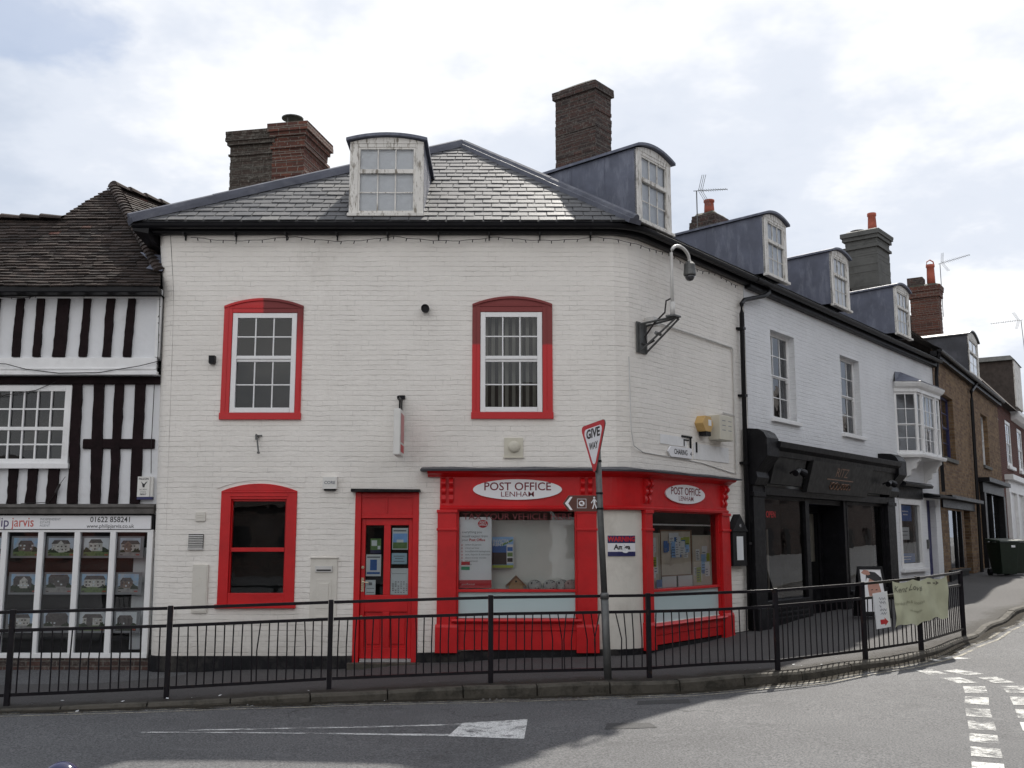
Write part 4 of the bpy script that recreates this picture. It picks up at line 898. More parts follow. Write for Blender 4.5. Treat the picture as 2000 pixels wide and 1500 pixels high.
# barber shopfront
BS = MB()
BS.sweep(RR, [4.25, 10.85], [(-.05, 3.44), (.40, 3.44), (.42, 3.54), (.50, 3.60), (.52, 3.70), (-.05, 3.80)])
BS.sweep(RR, [4.25, 10.85], [(-.05, 2.76), (.16, 2.76), (.18, 2.90), (-.05, 2.93)])
BSO = BS.build("shopfront", m_black, TE, bevel=.005)
for a, b in ((3.80, 4.26), (10.80, 11.32)):
    mb = MB(); mb.box(RR, a, b, -.2, .16, .15, 2.92); mb.box(RR, a - .03, b + .03, -.02, .20, .15, .78); mb.box(RR, a - .02, b + .02, .0, .185, 2.72, 2.80)
    pr = [(-.02, 2.92), (.20, 2.92), (.26, 3.05), (.24, 3.15), (.36, 3.3), (.46, 3.42), (.46, 3.74), (.40, 3.84), (.30, 3.90), (.1, 3.92), (-.02, 3.92)]
    mb.sweep(RR, [a - .02, b + .02], pr); mb.build("pilaster", m_black, BSO, bevel=.006)
def canted(mb, a, b, z0, z1, o0, o1, th, m=0):
    mb.hexa([RR.p(a, o0, z0), RR.p(b, o0, z0), RR.p(b, o0 - .1, z0), RR.p(a, o0 - .1, z0)], [RR.p(a, o1, z1), RR.p(b, o1, z1), RR.p(b, o1 - .1, z1), RR.p(a, o1 - .1, z1)], m)
m_fas = M("charcoal_fascia_panel", (.014, .014, .015), .45, .15, 3, 0, spec=.2, dirt=(.03, .03, .03))
mb = MB(); canted(mb, 4.34, 5.72, 2.96, 3.44, .24, .37, .1); mb.build("fascia_panel", m_fas, BSO); mb = MB(); canted(mb, 9.2, 10.78, 2.96, 3.44, .24, .37, .1); mb.build("fascia_panel", m_fas, BSO)
mb = MB(); canted(mb, 5.9, 9.15, 2.86, 3.46, .27, .44, .1); fb = mb.build("fascia_board", m_fas, BSO)
class CantFr:
    def p(s, u, o, z): return RR.p(u, .27 + (z - 2.86) / .60 * .17 + o, z)
CT = CantFr(); mb = MB()
m_cop = M("copper_lettering", (.20, .11, .07), .45, .3, 9, 0, metal=.3)
mb.text(CT, 7.45, 3.28, .004, .25, "RITZ", 0, sxx=1.25, shear=.2); mb.box(CT, 6.75, 8.15, .002, .006, 3.135, 3.155); mb.tube([CT.p(6.95 + .5 * k / 20 + .12 * math.sin(k * .9), .006, 3.02 + .07 * math.cos(k * .9)) for k in range(21)], .012, 4); mb.tube([CT.p(7.5 + .5 * k / 20 + .1 * math.sin(k * 1.1), .006, 3.02 + .06 * math.cos(k * 1.1)) for k in range(21)], .010, 4)
mb.build("lettering", m_cop, fb)
for u in (5.0, 10.0):
    mb = MB(); p = CT.p(u, .03, 3.2); q = CT.p(u + .05, .12, 3.22); mb.tube([CT.p(u, -.02, 3.17), p, q], .02, 6); mb.tube([q, CT.p(u + .22, .17, 3.17)], [.05, .075], 10); mb.tube([q, CT.p(u - .14, .15, 3.16)], [.045, .06], 10); mb.build("spotlight", m_gutter, BSO)
def shopbay(a, b, z0, z1, sill=True):
    mb = MB(); mb.box(RR, a, a + .05, -.04, .06, z0, z1); mb.box(RR, b - .05, b, -.04, .06, z0, z1); mb.box(RR, a + .05, b - .05, -.04, .055, z1 - .06, z1); mb.box(RR, a + .05, b - .05, -.06, .10, z0 - .05, z0 + .03); f = mb.build("window", m_black, BSO, bevel=.004)
    mb = MB(); mb.quad(RR, a + .05, b - .05, z0 + .03, z1 - .06, 0.0); mb.build("pane", m_glassb, f)
    mb = MB(); mb.box(RR, a, b, -.04, .05, .1, z0 - .05)
    for k in range(3): mb.box(RR, a + .08, b - .06, .05, .075, z0 - .14 - k * .09, z0 - .10 - k * .09)
    mb.build("stall_riser", m_black, BSO, bevel=.004)
shopbay(4.26, 6.36, .84, 2.76); shopbay(8.5, 10.80, .86, 2.76)
mb = MB(); mb.box(RR, 6.36, 6.52, -.5, .05, .3, 2.76); mb.box(RR, 8.36, 8.5, -.5, .05, .3, 2.76); mb.box(RR, 6.52, 8.36, -.55, .0, 2.66, 2.76); mb.build("door_frame", m_black, BSO, bevel=.005)
mb = MB(); mb.box(RR, 6.56, 6.68, -.50, -.44, .42, 2.64); mb.box(RR, 8.22, 8.34, -.50, -.44, .42, 2.64); mb.box(RR, 6.68, 8.22, -.50, -.442, .42, .95); mb.box(RR, 6.68, 8.22, -.50, -.442, 2.52, 2.64); mb.box(RR, 7.55, 7.63, -.5, -.44, .95, 2.52); mb.build("door", m_black, BSO, bevel=.004)
mb = MB(); mb.quad(RR, 6.68, 8.22, .95, 2.52, -.47); mb.build("door_glass", m_glass, BSO)
mb = MB(); mb.box(RR, 8.0, 8.26, -.6, -.58, 1.5, 2.5); mb.build("wall_mirror", m_card, BSO)
op = MB(); op.text(RR, 4.98, 2.42, -.06, .16, "OPEN", 0, bold=.004); tag(op.build("neon_sign", m_redglow), "small dim red OPEN sign hanging inside the black shop window", "sign")
op = MB()
for k in range(9): z = 1.9 + k * .055; op.box(RR, 7.30, 7.40 + .04 * math.sin(k), -.56, -.54, z, z + .022)
tag(op.build("light_strip", m_blueglow), "glowing blue light strip seen through the black shop door", "light")
op = MB(); op.box(RR, 4.98, 5.05, -.20, -.16, 1.05, 2.15); tag(op.build("wooden_pole", m_card), "thin pale wooden pole standing inside the black shop window", "pole")
# narrow white shop window and side door
mb = MB(); a, b = 12.05, 13.72
mb.box(RR, a, a + .12, -.10, .02, 1.26, 2.92); mb.box(RR, b - .12, b, -.10, .02, 1.26, 2.92); mb.box(RR, a + .12, b - .12, -.1, .018, 2.80, 2.92); mb.box(RR, a + .12, b - .12, -.1, .018, 1.26, 1.38); mb.box(RR, a - .08, b + .08, -.05, .10, 1.18, 1.255)
NW = mb.build("shop_window", m_woodw, TE, bevel=.006)
mb = MB(); mb.quad(RR, a + .12, b - .12, 1.38, 2.80, -.05); mb.build("pane", m_glass_s, NW)
mb = MB(); mb.quad(RR, a + .1, b - .1, 1.3, 2.9, -.4); mb.build("display_back", m_room, NW)
mb = MB(); mb.box(RR, 11.95, 13.85, -.01, .04, 2.95, 3.22); mb.sweep(RR, [11.85, 13.98], [(-.01, 3.22), (.25, 3.22), (.28, 3.28), (.22, 3.33), (-.01, 3.37)]); mb.build("hood", m_black, NW, bevel=.004)
def poster(name, mats, quads, label, cat="poster", group=None, texts=(), fr=None, o=0, th=.004):
    """flat printed sheet: quads (u0,u1,z0,z1,mat index), the first is the sheet itself"""
    mb = MB(); u0, u1, z0, z1, m0 = quads[0]; mb.box(fr, u0, u1, o - th, o, z0, z1, m0); k = .0012
    for q in quads[1:]:
        k += .0004
        if len(q) == 5: mb.quad(fr, q[0], q[1], q[2], q[3], o + k, q[4])
        else: mb.face([fr.p(u, o + k, z) for u, z in q[0]], q[1])
    for tx in texts: mb.text(fr, tx[0], tx[1], o + k + .001, tx[2], tx[3], tx[4], **(tx[5] if len(tx) > 5 else {}))
    return tag(mb.build(name, mats), label, cat, group)
poster("poster", [m_blue, m_paper], [(12.2, 13.2, 2.40, 2.78, 0), (12.5, 12.95, 2.62, 2.65, 1), (12.55, 12.9, 2.54, 2.57, 1)], "square blue poster at the top of the narrow white shop window", fr=RR, o=-.07)
poster("poster", [m_blue, m_paper], [(12.2, 13.3, 1.40, 1.62, 0), (12.35, 13.0, 1.53, 1.55, 1), (12.35, 12.95, 1.47, 1.49, 1)], "low wide blue poster at the bottom of the narrow white shop window", fr=RR, o=-.07)
poster("notice", [m_paper, m_inkgrey], [(12.3, 13.05, 1.95, 2.25, 0), (12.35, 12.95, 2.14, 2.16, 1), (12.35, 12.9, 2.05, 2.07, 1)], "pale notice between the two blue posters in the narrow shop window", fr=RR, o=-.10)
mb = MB(); mb.box(RR, 14.22, 14.98, -.20, -.15, .6, 2.96); D2 = mb.build("door", m_navy, TE); mb = MB(); mb.box(RR, 14.0, 15.35, -.01, .42, 3.0, 3.05); mb.sweep(RR, [14.0, 15.35], [(0, 3.05), (.36, 3.05), (.1, 3.12), (0, 3.12)]); mb.build("hood", m_black, D2)
mb = MB(); mb.box(RR, 14.05, 14.15, 0, .05, 1.72, 1.95); tag(mb.build("door_entry_panel", m_steel), "small grey entry panel beside the dark blue side door", "intercom")

# ------------------------------------------------------------------ yellow brick house and red brick house up the street
YA = A_R + rad(6); YO = RR.p(T1 + .02, 0, 0); YR = Fr(YO.x, YO.y, YA)
YH = thing("brick_house", (14, 32.5, .9), "yellow stock brick house with dark shopfronts between the white terrace and red house", "building")
yh = [(.95, 2.9, 4.2, 6.0), (8.2, 9.7, 4.4, 6.15), (1.0, 3.2, 1.15, 2.75), (3.6, 4.7, .6, 2.8), (7.2, 11.6, .6, 3.5)]
wall("wall", YR, 0.0, 12.6, -.1, 7.05, yh, m_brickyel, YH, depth=.25, step=.8, amp=.003)
mb = MB(); mb.quad(YR, -.2, 12.6, 0, 7, -.9); mb.build("dark_backing", m_dark, YH)  # dark sheet for the unlit interior, shade put into its colour
tp = math.tan(rad(41)); mb = MB(); mb.face([YR.p(2.0, .25, 7.05), YR.p(12.8, .25, 7.05), YR.p(12.8, -4, 7.05 + 4.25 * tp), YR.p(2.0, -4, 7.05 + 4.25 * tp)]); mb.face([YR.p(2.0, -4, 7.05 + 4.25 * tp), YR.p(12.8, -4, 7.05 + 4.25 * tp), YR.p(12.8, -8, 7), YR.p(2.0, -8, 7)]); mb.face([YR.p(2.0, .2, 6.9), YR.p(2.0, -4, 7.0 + 4.25 * tp), YR.p(2.0, -8, 7)][::1]); mb.face([YR.p(0, .25, 7.05), YR.p(2.0, .25, 7.05), YR.p(2.0, -4, 9.6), YR.p(0, -4, 9.6)])
mb.build("roof", M("brown_tile_roof", (.07, .055, .047), .8, .3, 5, .6, 14), YH)
mb = MB(); tiled(mb, [YR.p(2.0, .1, 7.1), YR.p(2.35, .1, 7.1), YR.p(2.35, -4, 7.1 + 4.1 * tp), YR.p(2.0, -4, 7.1 + 4.1 * tp)], .12, .18, .03, .06, .05, 5); mb.build("verge_tiles", m_clay, YH)
mb = MB(); mb.sweep(YR, frange(0, 12.7, 1.5), gutter_prof(.22, 7.02, .07)); mb.sweep(YR, [0, 12.7], [(-.02, 7.0), (.14, 7.0), (.14, 6.85), (-.02, 6.85)]); mb.build("gutter", m_gutter, YH)
mb = MB(); mb.tube([YR.p(.10, .2, 7.0), YR.p(.12, .12, 6.7), YR.p(-.02, .10, 6.3), YR.p(-.03, .10, 3.2)], .05, 8); mb.build("downpipe", m_gutter, YH)
mb = MB(); mb.tube([YR.p(6.6, .2, 7.0), YR.p(6.5, .14, 6.85), YR.p(5.9, .10, 6.6), YR.p(5.85, .10, 6.3), YR.p(5.6, .10, .75)], .055, 8); mb.build("downpipe", m_gutter, YH)
for a, b, c, d_ in yh[:2]:
    mb = MB(); mb.box(YR, a - .08, b + .08, -.1, .06, c - .1, c); wdw = mb.build("window", m_greyrend, YH); sash(wdw, YR, a, b, c, d_, -.14, (c + d_) / 2, 2, 2, 2, .07, .05, .022, m_navy if a < 5 else m_woodw, m_glassd)
mb = MB(); mb.box(YR, .05, 5.5, -.02, .30, 3.02, 3.12); mb.box(YR, .1, 5.4, -.02, .05, 2.8, 3.02); mb.box(YR, .6, 3.5, -.02, .06, .5, 1.05); mb.box(YR, .6, 3.5, -.02, .12, 1.05, 1.13)
SH = mb.build("shopfront", m_black, YH, bevel=.005)
mb = MB(); mb.box(YR, 1.0, 1.1, -.1, .0, 1.15, 2.75); mb.box(YR, 3.1, 3.2, -.1, 0, 1.15, 2.75); mb.box(YR, 2.3, 2.38, -.1, -.01, 1.15, 2.75); mb.build("window", m_black, SH); mb = MB(); mb.quad(YR, 1.1, 3.1, 1.15, 2.75, -.06); mb.build("pane", m_glassb, SH)
mb = MB(); mb.box(YR, 6.8, 12.0, -.02, .34, 3.78, 3.92); mb.box(YR, 6.9, 11.9, -.02, .12, 3.45, 3.78); mb.box(YR, 6.95, 7.35, -.1, .14, .5, 3.45); mb.box(YR, 11.5, 11.95, -.1, .14, .5, 3.45); mb.box(YR, 7.35, 11.5, -.1, .08, .5, 1.3); mb.box(YR, 9.2, 9.35, -.1, .05, 1.3, 3.45); S2 = mb.build("shopfront", m_black, YH, bevel=.005)
mb = MB(); mb.quad(YR, 7.35, 11.5, 1.3, 3.45, -.04); mb.build("pane", m_glass, S2)
mb = MB(); mb.box(YR, 3.6, 4.7, -.22, -.18, .5, 2.8); mb.build("door", m_black, YH)
dormer("dormer with dark cheek and weathered white front", YH, YR, 7.75, 9.85, -.15, 7.5, 8.78, .22, 4.2, cols=2, lead=m_leadd, sag_back=.08)
bc_ = chimney(YH, YR, 12.6, 13.2, -2.85, -1.8, 8.5, 11.75, m_brickred, "red brick stack with half ruined top and one tall pot", ((.55, .0), (.45, .06), (.2, .1)))
mb = MB(); mb.box(YR, 12.62, 13.18, -2.93, -2.35, 11.79, 12.15); mb.build("stack_top", m_brickold, bc_)
pot(bc_, YR, 12.9, -2.08, 11.8, .16, .14, .85, m_terra, hood=True)
RH = thing("red_brick_house", (20, 44, 1.2), "red brick house with white sash windows and white shopfront, farthest up the street", "building")
rh = [(14.5, 16.2, 4.75, 6.55), (18.2, 19.9, 4.75, 6.55), (21.5, 23.2, 4.75, 6.55)]
wall("wall", YR, 12.62, 26, 0, 7.0, rh, m_brickred2, RH, depth=.12, step=1.0, amp=.003)
for a, b, c, d_ in rh:
    mb = MB(); mb.box(YR, a - .12, b + .12, -.1, .10, c - .12, c); wdw = mb.build("window", m_woodw, RH); sash(wdw, YR, a, b, c, d_, -.02, (c + d_) / 2, 2, 2, 2, .14, .06, .025, m_woodw, m_glass)
mb = MB(); mb.quad(YR, 12.62, 26, .3, 7, -.8); mb.build("dark_backing", m_dark, RH)  # unlit interior painted as one dark sheet behind the wall
mb = MB(); mb.box(YR, 13.3, 26, -.02, .30, 4.15, 4.35); mb.box(YR, 13.4, 26, -.02, .12, 3.7, 4.15)
for u in (13.4, 15.6, 17.8, 20.0, 22.2, 24.4): mb.box(YR, u, u + .35, -.02, .14, .6, 3.7)
mb.box(YR, 13.75, 26, -.02, .03, .6, 3.7); mb.build("shopfront", m_woodw, RH, bevel=.006)
tr_ = math.tan(rad(49)); mb = MB(); mb.face([YR.p(12.7, .3, 7.0), YR.p(26, .3, 7.0), YR.p(26, -3.2, 7 + 3.5 * tr_), YR.p(12.7, -3.2, 7 + 3.5 * tr_)]); mb.face([YR.p(12.7, .3, 7.0), YR.p(12.7, -3.2, 7 + 3.5 * tr_), YR.p(12.7, -7, 7)]); mb.build("roof", bpy.data.materials["brown_tile_roof"], RH)
mb = MB(); mb.sweep(YR, [16.5, 26], [(-.02, 7.05), (.35, 7.05), (.35, 6.9), (.2, 6.75), (-.02, 6.7)]); mb.build("cornice", m_woodw, RH)
mb = MB(); mb.box(YR, 18.7, 21.0, -1.5, -.02, 7.3, 9.5); DR5 = mb.build("dormer", M("dark_tile_cheek", (.06, .047, .04), .8, .3, 6, .5, 12), RH); mb = MB(); mb.hexa([YR.p(18.55, .08, 9.5), YR.p(21.2, .08, 9.5), YR.p(21.2, -1.7, 9.5), YR.p(18.55, -1.7, 9.5)], [YR.p(18.75, -.1, 9.72), YR.p(21.0, -.1, 9.72), YR.p(21.0, -1.6, 9.72), YR.p(18.75, -1.6, 9.72)]); mb.build("dormer_roof", m_greyrend, DR5); mb = MB(); mb.box(YR, 18.7, 21.0, -.02, .03, 7.5, 9.5); mb.build("dormer_front", m_wood, DR5)
for i, (u, o, lab) in enumerate(((3.0, 1.05, "dark green wheelie bin, the nearer of the pair by the shops"), (4.0, 1.15, "dark green wheelie bin half hidden behind the nearer bin"))):
    p = YR.p(u, o, 0); z = PAV(p.x, p.y); F_ = Fr(p.x, p.y, rad(8) if i == 0 else rad(20))
    B = thing("wheelie_bin", (p.x, p.y, z), lab, "bin", "bins on the pavement")
    mb = MB(); mb.hexa([F_.p(-.22, .26, z + .06), F_.p(.22, .26, z + .06), F_.p(.22, -.22, z + .06), F_.p(-.22, -.22, z + .06)], [F_.p(-.29, .33, z + .92), F_.p(.29, .33, z + .92), F_.p(.29, -.36, z + .92), F_.p(-.29, -.36, z + .92)]); mb.box(F_, -.30, .30, -.38, .34, z + .90, z + .94); mb.build("body", m_bin, B, bevel=.02)
    mb = MB(); mb.hexa([F_.p(-.31, .36, z + .945), F_.p(.31, .36, z + .945), F_.p(.31, -.40, z + .98), F_.p(-.31, -.40, z + .98)], [F_.p(-.28, .33, z + .99), F_.p(.28, .33, z + .99), F_.p(.28, -.38, z + 1.05), F_.p(-.28, -.38, z + 1.05)]); mb.build("lid", m_bin, B, bevel=.015)
    for sx_ in (-.25, .25): mb = MB(); q = F_.p(sx_, -.28, z + .11); mb.tube([q + Vector((-.04, 0, 0)), q + Vector((.04, 0, 0))], .10, 12); mb.build("wheel", m_gutter, B)
    if i == 0: mb = MB(); mb.quad(F_, .05, .17, z + .80, z + .86, .33); mb.build("sticker", m_paper, B)

# ------------------------------------------------------------------ timber framed estate agent on the left
EA = thing("timber_framed_house", (-7.5, 17, 0), "black and white timber framed house with old tiled roof and estate agent window", "building")
UF = Fr(0, 15.26, 0)      # jettied upper storey
mb = MB()
mb.box(ER, -10.5, -5.30, -.25, 0, 2.34, 4.45); mb.box(UF, -10.5, -5.36, -.25, 0, 4.68, 5.66); mb.build("wall", m_plaster, EA)
mb = MB(); mb.box(ER, -10.5, -5.3, -4.0, -1.2, 0, 5.9); mb.box(ER, -10.5, -5.32, -1.2, -.9, 0, 2.4); mb.build("dark_backing", m_dark, EA)  # dark blocks added inside; room shade is in their colour
def timber(fr, pts, o=.045):
    """pts: list of (x, z, width) from bottom to top; a hewn uneven stud"""
    mb = MB(); n = 14; sx_ = pts[0][0] * 7.3
    def w_(k):
        z = lerp(pts[0][1], pts[-1][1], k / n); c = lerp(pts[0][0], pts[-1][0], k / n); hw = lerp(pts[0][2], pts[-1][2], k / n) / 2
        return c - hw + .013 * nz(sx_, z * 2.1, 1) + .012 * nz(sx_, z * 9, 3), c + hw + .013 * nz(sx_, z * 2.1, 8) + .012 * nz(sx_, z * 9, 6), z
    R_ = [w_(k) for k in range(n + 1)]
    for (a0, b0, z0), (a1, b1, z1) in zip(R_, R_[1:]):
        q = [fr.p(a0, o, z0), fr.p(b0, o, z0), fr.p(b1, o, z1), fr.p(a1, o, z1)]; k = [fr.p(a0, -.01, z0), fr.p(b0, -.01, z0), fr.p(b1, -.01, z1), fr.p(a1, -.01, z1)]
        mb.face(q); mb.face([k[0], q[0], q[3], k[3]]); mb.face([q[1], k[1], k[2], q[2]])
    mb.face([fr.p(R_[0][0], -.01, R_[0][2]), fr.p(R_[0][1], -.01, R_[0][2]), fr.p(R_[0][1], o, R_[0][2]), fr.p(R_[0][0], o, R_[0][2])]); mb.face([fr.p(R_[-1][0], o, R_[-1][2]), fr.p(R_[-1][1], o, R_[-1][2]), fr.p(R_[-1][1], -.01, R_[-1][2]), fr.p(R_[-1][0], -.01, R_[-1][2])])
    return mb.build("timber_stud", m_timber, EA)
for xb, xt, wd in ((-8.2, -8.2, .12), (-7.86, -7.85, .12), (-7.50, -7.48, .115), (-7.19, -7.17, .12), (-6.85, -6.82, .18), (-6.49, -6.46, .105), (-6.13, -6.11, .12), (-5.81, -5.79, .115)): timber(UF, [(xb, 4.70, wd), (xt, 5.60, wd)])
for xb, xt, wd in ((-6.56, -6.60, .15), (-6.22, -6.27, .15), (-5.95, -5.96, .13), (-5.63, -5.64, .15)): timber(ER, [(xb, 2.50, wd), (xt, 4.32, wd)])
for x, wd in ((-8.1, .14), (-7.8, .14), (-7.48, .135), (-7.19, .15), (-6.88, .15)): timber(ER, [(x, 2.50, wd), (x + .01, 3.04, wd)])
mb = MB(); mb.box(ER, -6.46, -5.38, -.01, .042, 3.32, 3.47); mb.build("timber_rail", m_timber, EA, bevel=.015)
mb = MB(); mb.box(ER, -10.5, -5.32, -.01, .06, 4.30, 4.42); mb.build("jetty_beam", m_timber, EA, bevel=.012)
mb = MB(); mb.box(UF, -10.5, -5.36, -.01, .04, 4.47, 4.685); mb.box(UF, -10.5, -5.34, -.02, .075, 4.42, 4.475); mb.box(UF, -10.5, -5.36, .0, .06, 4.50, 4.53); mb.box(UF, -10.5, -5.33, -.01, .05, 5.60, 5.74); mb.box(UF, -5.40, -5.33, -.01, .045, 4.69, 5.62); mb.build("white_board", m_woodw, EA, bevel=.006)
mb = MB(); mb.box(ER, -10.5, -5.32, -.02, .10, 2.35, 2.42); mb.sweep(ER, frange(-10.5, -5.32, .3), lambda u: [(-.01, 2.42), (.08, 2.42), (.10, 2.45 + .012 * nz(u * 2, 0, 0)), (.07, 2.49 + .015 * nz(u * 2.5, 1, 0)), (-.01, 2.50)]); mb.build("bressumer_beam", M("weathered_grey_oak", (.085, .078, .072), .85, .35, 8, .7, 20), EA)
# roof
mb = MB(); sg = lambda u, v: -.05 * math.sin(max(0, min(1, v / 2.4)) * math.pi) + .018 * nz(u * .8, v * .8, 0)
tiled(mb, [(-10.5, 14.92, 5.71), (-5.26, 14.92, 5.71), (-5.40, 15.28, 6.046), (-6.35, 16.60, 7.277), (-10.5, 16.60, 7.277)], .100, .170, .030, .13, .07, 21, sag=sg)
tiled(mb, [(-7.61, 16.60, 7.277), (-6.35, 16.60, 7.277), (-7.13, 17.60, 8.209), (-7.41, 17.10, 7.743)], .100, .170, .030, .13, .07, 22)
tiled(mb, [(-5.40, 15.28, 6.03), (-4.4, 16.9, 6.0), (-6.4, 18.7, 8.13), (-7.13, 17.6, 8.209)], .11, .165, .022, .08, .05, 23)
mb.build("roof", m_clay, EA)
mb = MB(); mb.face([(-10.5, 14.95, 5.66), (-5.3, 14.95, 5.66), (-5.42, 15.3, 6.0), (-7.1, 17.6, 8.15), (-7.6, 16.65, 7.2), (-10.5, 16.6, 7.2)]); mb.face([(-10.5, 16.6, 7.25), (-7.6, 16.65, 7.25), (-7.1, 17.6, 8.17), (-6.4, 18.7, 8.1), (-6.4, 20, 6.5), (-10.5, 20, 5.0)]); mb.face([(-10.5, 14.95, 5.66), (-10.5, 15.4, 5.6), (-5.3, 15.4, 5.6), (-5.3, 14.95, 5.66)]); mb.build("roof_underlay", m_void, EA)
mb = MB()
def hiptiles(a, b, r, ln, m=0):
    a, b = Vector(a), Vector(b); t = (b - a).normalized(); sd_ = t.cross(Vector((0, 0, 1))).normalized(); n_ = sd_.cross(t); k = 0
    while k < (b - a).length:
        A = a + t * (k - .03); B = a + t * (k + ln); pr = [(math.cos(x), math.sin(x)) for x in [math.pi * i / 6 for i in range(7)]]
        ra = [A + sd_ * c * r * 1.12 + n_ * (s_ * r * .8 + .018) for c, s_ in pr]; rb = [B + sd_ * c * r * .95 + n_ * (s_ * r * .62) for c, s_ in pr]
        for i in range(6): mb.face([ra[i], ra[i + 1], rb[i + 1], rb[i]], m)
        mb.face(ra[::-1]); k += ln
hiptiles((-5.40, 15.28, 6.03), (-7.13, 17.6, 8.20), .10, .13); mb.build("hip_tiles", m_clay, EA); mb = MB(); hiptiles((-10.5, 16.6, 7.27), (-7.6, 16.6, 7.27), .12, .33); mb.build("ridge_tiles", m_clay, EA); mb = MB(); hiptiles((-7.13, 17.6, 8.2), (-6.4, 18.7, 8.13), .12, .33); mb.build("ridge_tiles", m_clay, EA)
mb = MB(); mb.sweep(ER, [-10.5, -5.30], [(.28, 5.705), (.46, 5.72), (.46, 5.645), (.44, 5.63), (.28, 5.63)]); mb.build("gutter_board", m_gutter, EA)
mb = MB(); mb.face([(-5.86, 15.65, 6.45), (-5.36, 15.2, 6.02), (-5.36, 15.5, 6.34)]); mb.face([(-5.62, 15.28, 6.09), (-5.34, 15.2, 6.02), (-5.34, 15.42, 6.25), (-5.55, 15.4, 6.22)]); mb.build("lead_flashing", m_lead, EA)
# casement window upstairs
mb = MB(); a, b, z0, z1 = -8.3, -6.66, 3.04, 4.28
mb.box(ER, a, a + .10, -.02, .06, z0 + .06, z1); mb.box(ER, b - .10, b, -.02, .06, z0 + .06, z1); mb.box(ER, a + .10, b - .10, -.02, .058, z1 - .09, z1); mb.box(ER, a - .03, b + .03, -.02, .10, z0 - .02, z0 + .06); EW = mb.build("window", m_woodw, EA, bevel=.006)
mb = MB(); bars(mb, ER, a + .1, b - .1, z0 + .13, 3.60, 7, 2, .045, .024, .03); bars(mb, ER, a + .1, b - .1, 3.65, z1 - .09, 7, 2, .052, .024, .03); mb.box(ER, a + .1, b - .1, .01, .055, 3.60, 3.65); mb.box(ER, a + .1, b - .1, .01, .05, z0 + .06, z0 + .13); mb.build("frame", m_woodw, EW)
mb = MB(); mb.quad(ER, a + .1, b - .1, z0 + .1, z1 - .09, .018); mb.build("pane", m_glass, EW)
mb = MB(); mb.quad(ER, a + .1, b - .1, z0 + .1, z1 - .09, .006); mb.quad(ER, -7.35, -7.15, 3.3, 3.62, .009, 1); mb.quad(ER, -6.92, -6.78, 3.15, 3.36, .009, 1); mb.build("black_backing", [m_void, m_room], EW)  # black sheet just behind the glass, room shade painted in
# shop window
mb = MB(); z0, z1 = .33, 2.08
for u in (-8.6, -8.06, -7.54, -7.0, -6.46, -5.93): mb.box(ER, u - .042, u + .042, -.06, .02, z0, z1)
mb.box(ER, -5.42, -5.335, -.06, .02, z0, z1); mb.box(ER, -10, -5.335, -.08, .03, z0 - .07, z0); mb.box(ER, -10, -5.335, -.06, .018, z1, z1 + .035); SW = mb.build("shop_window", m_upvc, EA, bevel=.005)
mb = MB(); mb.quad(ER, -10, -5.38, z0, z1, -.03); mb.build("pane", glass("estate_window_glass", (.92, .94, .95), 1.6, .006), SW)
mb = MB(); mb.box(ER, -10.0, -5.34, -.62, -.6, .2, 2.2); mb.box(ER, -5.72, -5.40, -.32, -.30, .35, 1.85, 1); mb.box(ER, -10, -5.72, -.33, -.30, 1.52, 1.66); mb.box(ER, -10, -5.72, -.33, -.30, .96, 1.13); mb.build("display_board", [m_dark, m_paper], SW)
mb = MB(); mb.box(ER, -10.5, -5.30, -.3, .015, -.2, .26); mb.build("brick_plinth", m_brickold, EA)
mb = MB(); mb.box(ER, -10.5, -5.335, -.3, .0, 2.115, 2.35); mb.build("fascia_board", m_gutter, EA)

# ------------------------------------------------------------------ things on the post office walls
def oval(fr, u, z, ru, rz, o, s1, s2, lab, sx1=1.0):
    t = thing("shop_sign", fr.p(u, o, z - rz), lab, "sign", "oval post office signs")
    mb = MB(); n = 40; ring = [(u + ru * math.cos(2 * math.pi * k / n), z + rz * math.sin(2 * math.pi * k / n)) for k in range(n)]; mb.prism(fr, ring, o - .02, o); mb.build("board", m_signw, t)
    mb = MB(); mb.text(fr, u, z + rz * .26, o + .002, s1, "POST OFFICE", 0, bold=.002, width=ru * 1.50); mb.text(fr, u, z - rz * .48, o + .002, s2, "LENHAM", 0, bold=.0003, width=ru * .74); mb.build("lettering", m_maroon, t)
oval(FF, .08, 2.70, .655, .15, .07, .165, .105, "wide white oval sign over the front shop window, brown finger sign at its right", 1.02)
oval(RR, 1.55, 2.68, .635, .15, .07, .165, .105, "white oval sign on the angled shopfront beside the black downpipe")
def small(name, mb, mat, lab, cat, group=None, **k): return tag(mb.build(name, mat, None, **k), lab, cat, group)
for u, z, lab in ((-1.31, 5.42, "round black wall spotlight to the left of the right upper window"), (-4.50, 4.65, "small square black wall lamp to the left of the left upper window")):
    mb = MB()
    if u > -2: mb.lathe((u, .0, z), [(.05, 0), (.05, .03), (.062, .04), (.062, .12), (.05, .125), (.045, .10)], 16, axis='o', fr=FF)
    else: mb.box(FF, u - .045, u + .045, 0, .09, z - .06, z + .05); mb.box(FF, u - .035, u + .035, .0, .1, z - .075, z - .06)
    small("wall_lamp", mb, m_black, lab, "wall lamp", bevel=.004)
mb = MB(); mb.tube([FF.p(-3.82, .02, 3.50), FF.p(-3.72, .02, 3.50)], .012, 6); mb.tube([FF.p(-3.77, .0, 3.48), FF.p(-3.77, .10, 3.44), FF.p(-3.74, .12, 3.26)], .011, 6); mb.tube([FF.p(-3.80, .03, 3.52), FF.p(-3.80, .05, 3.44)], .014, 6); mb.lathe((-3.74, .10, 3.24), [(.02, 0), (.02, .03)], 8, axis='o', fr=FF)
small("wall_bracket", mb, m_steel, "thin rusty metal bracket under the left upper window", "bracket")
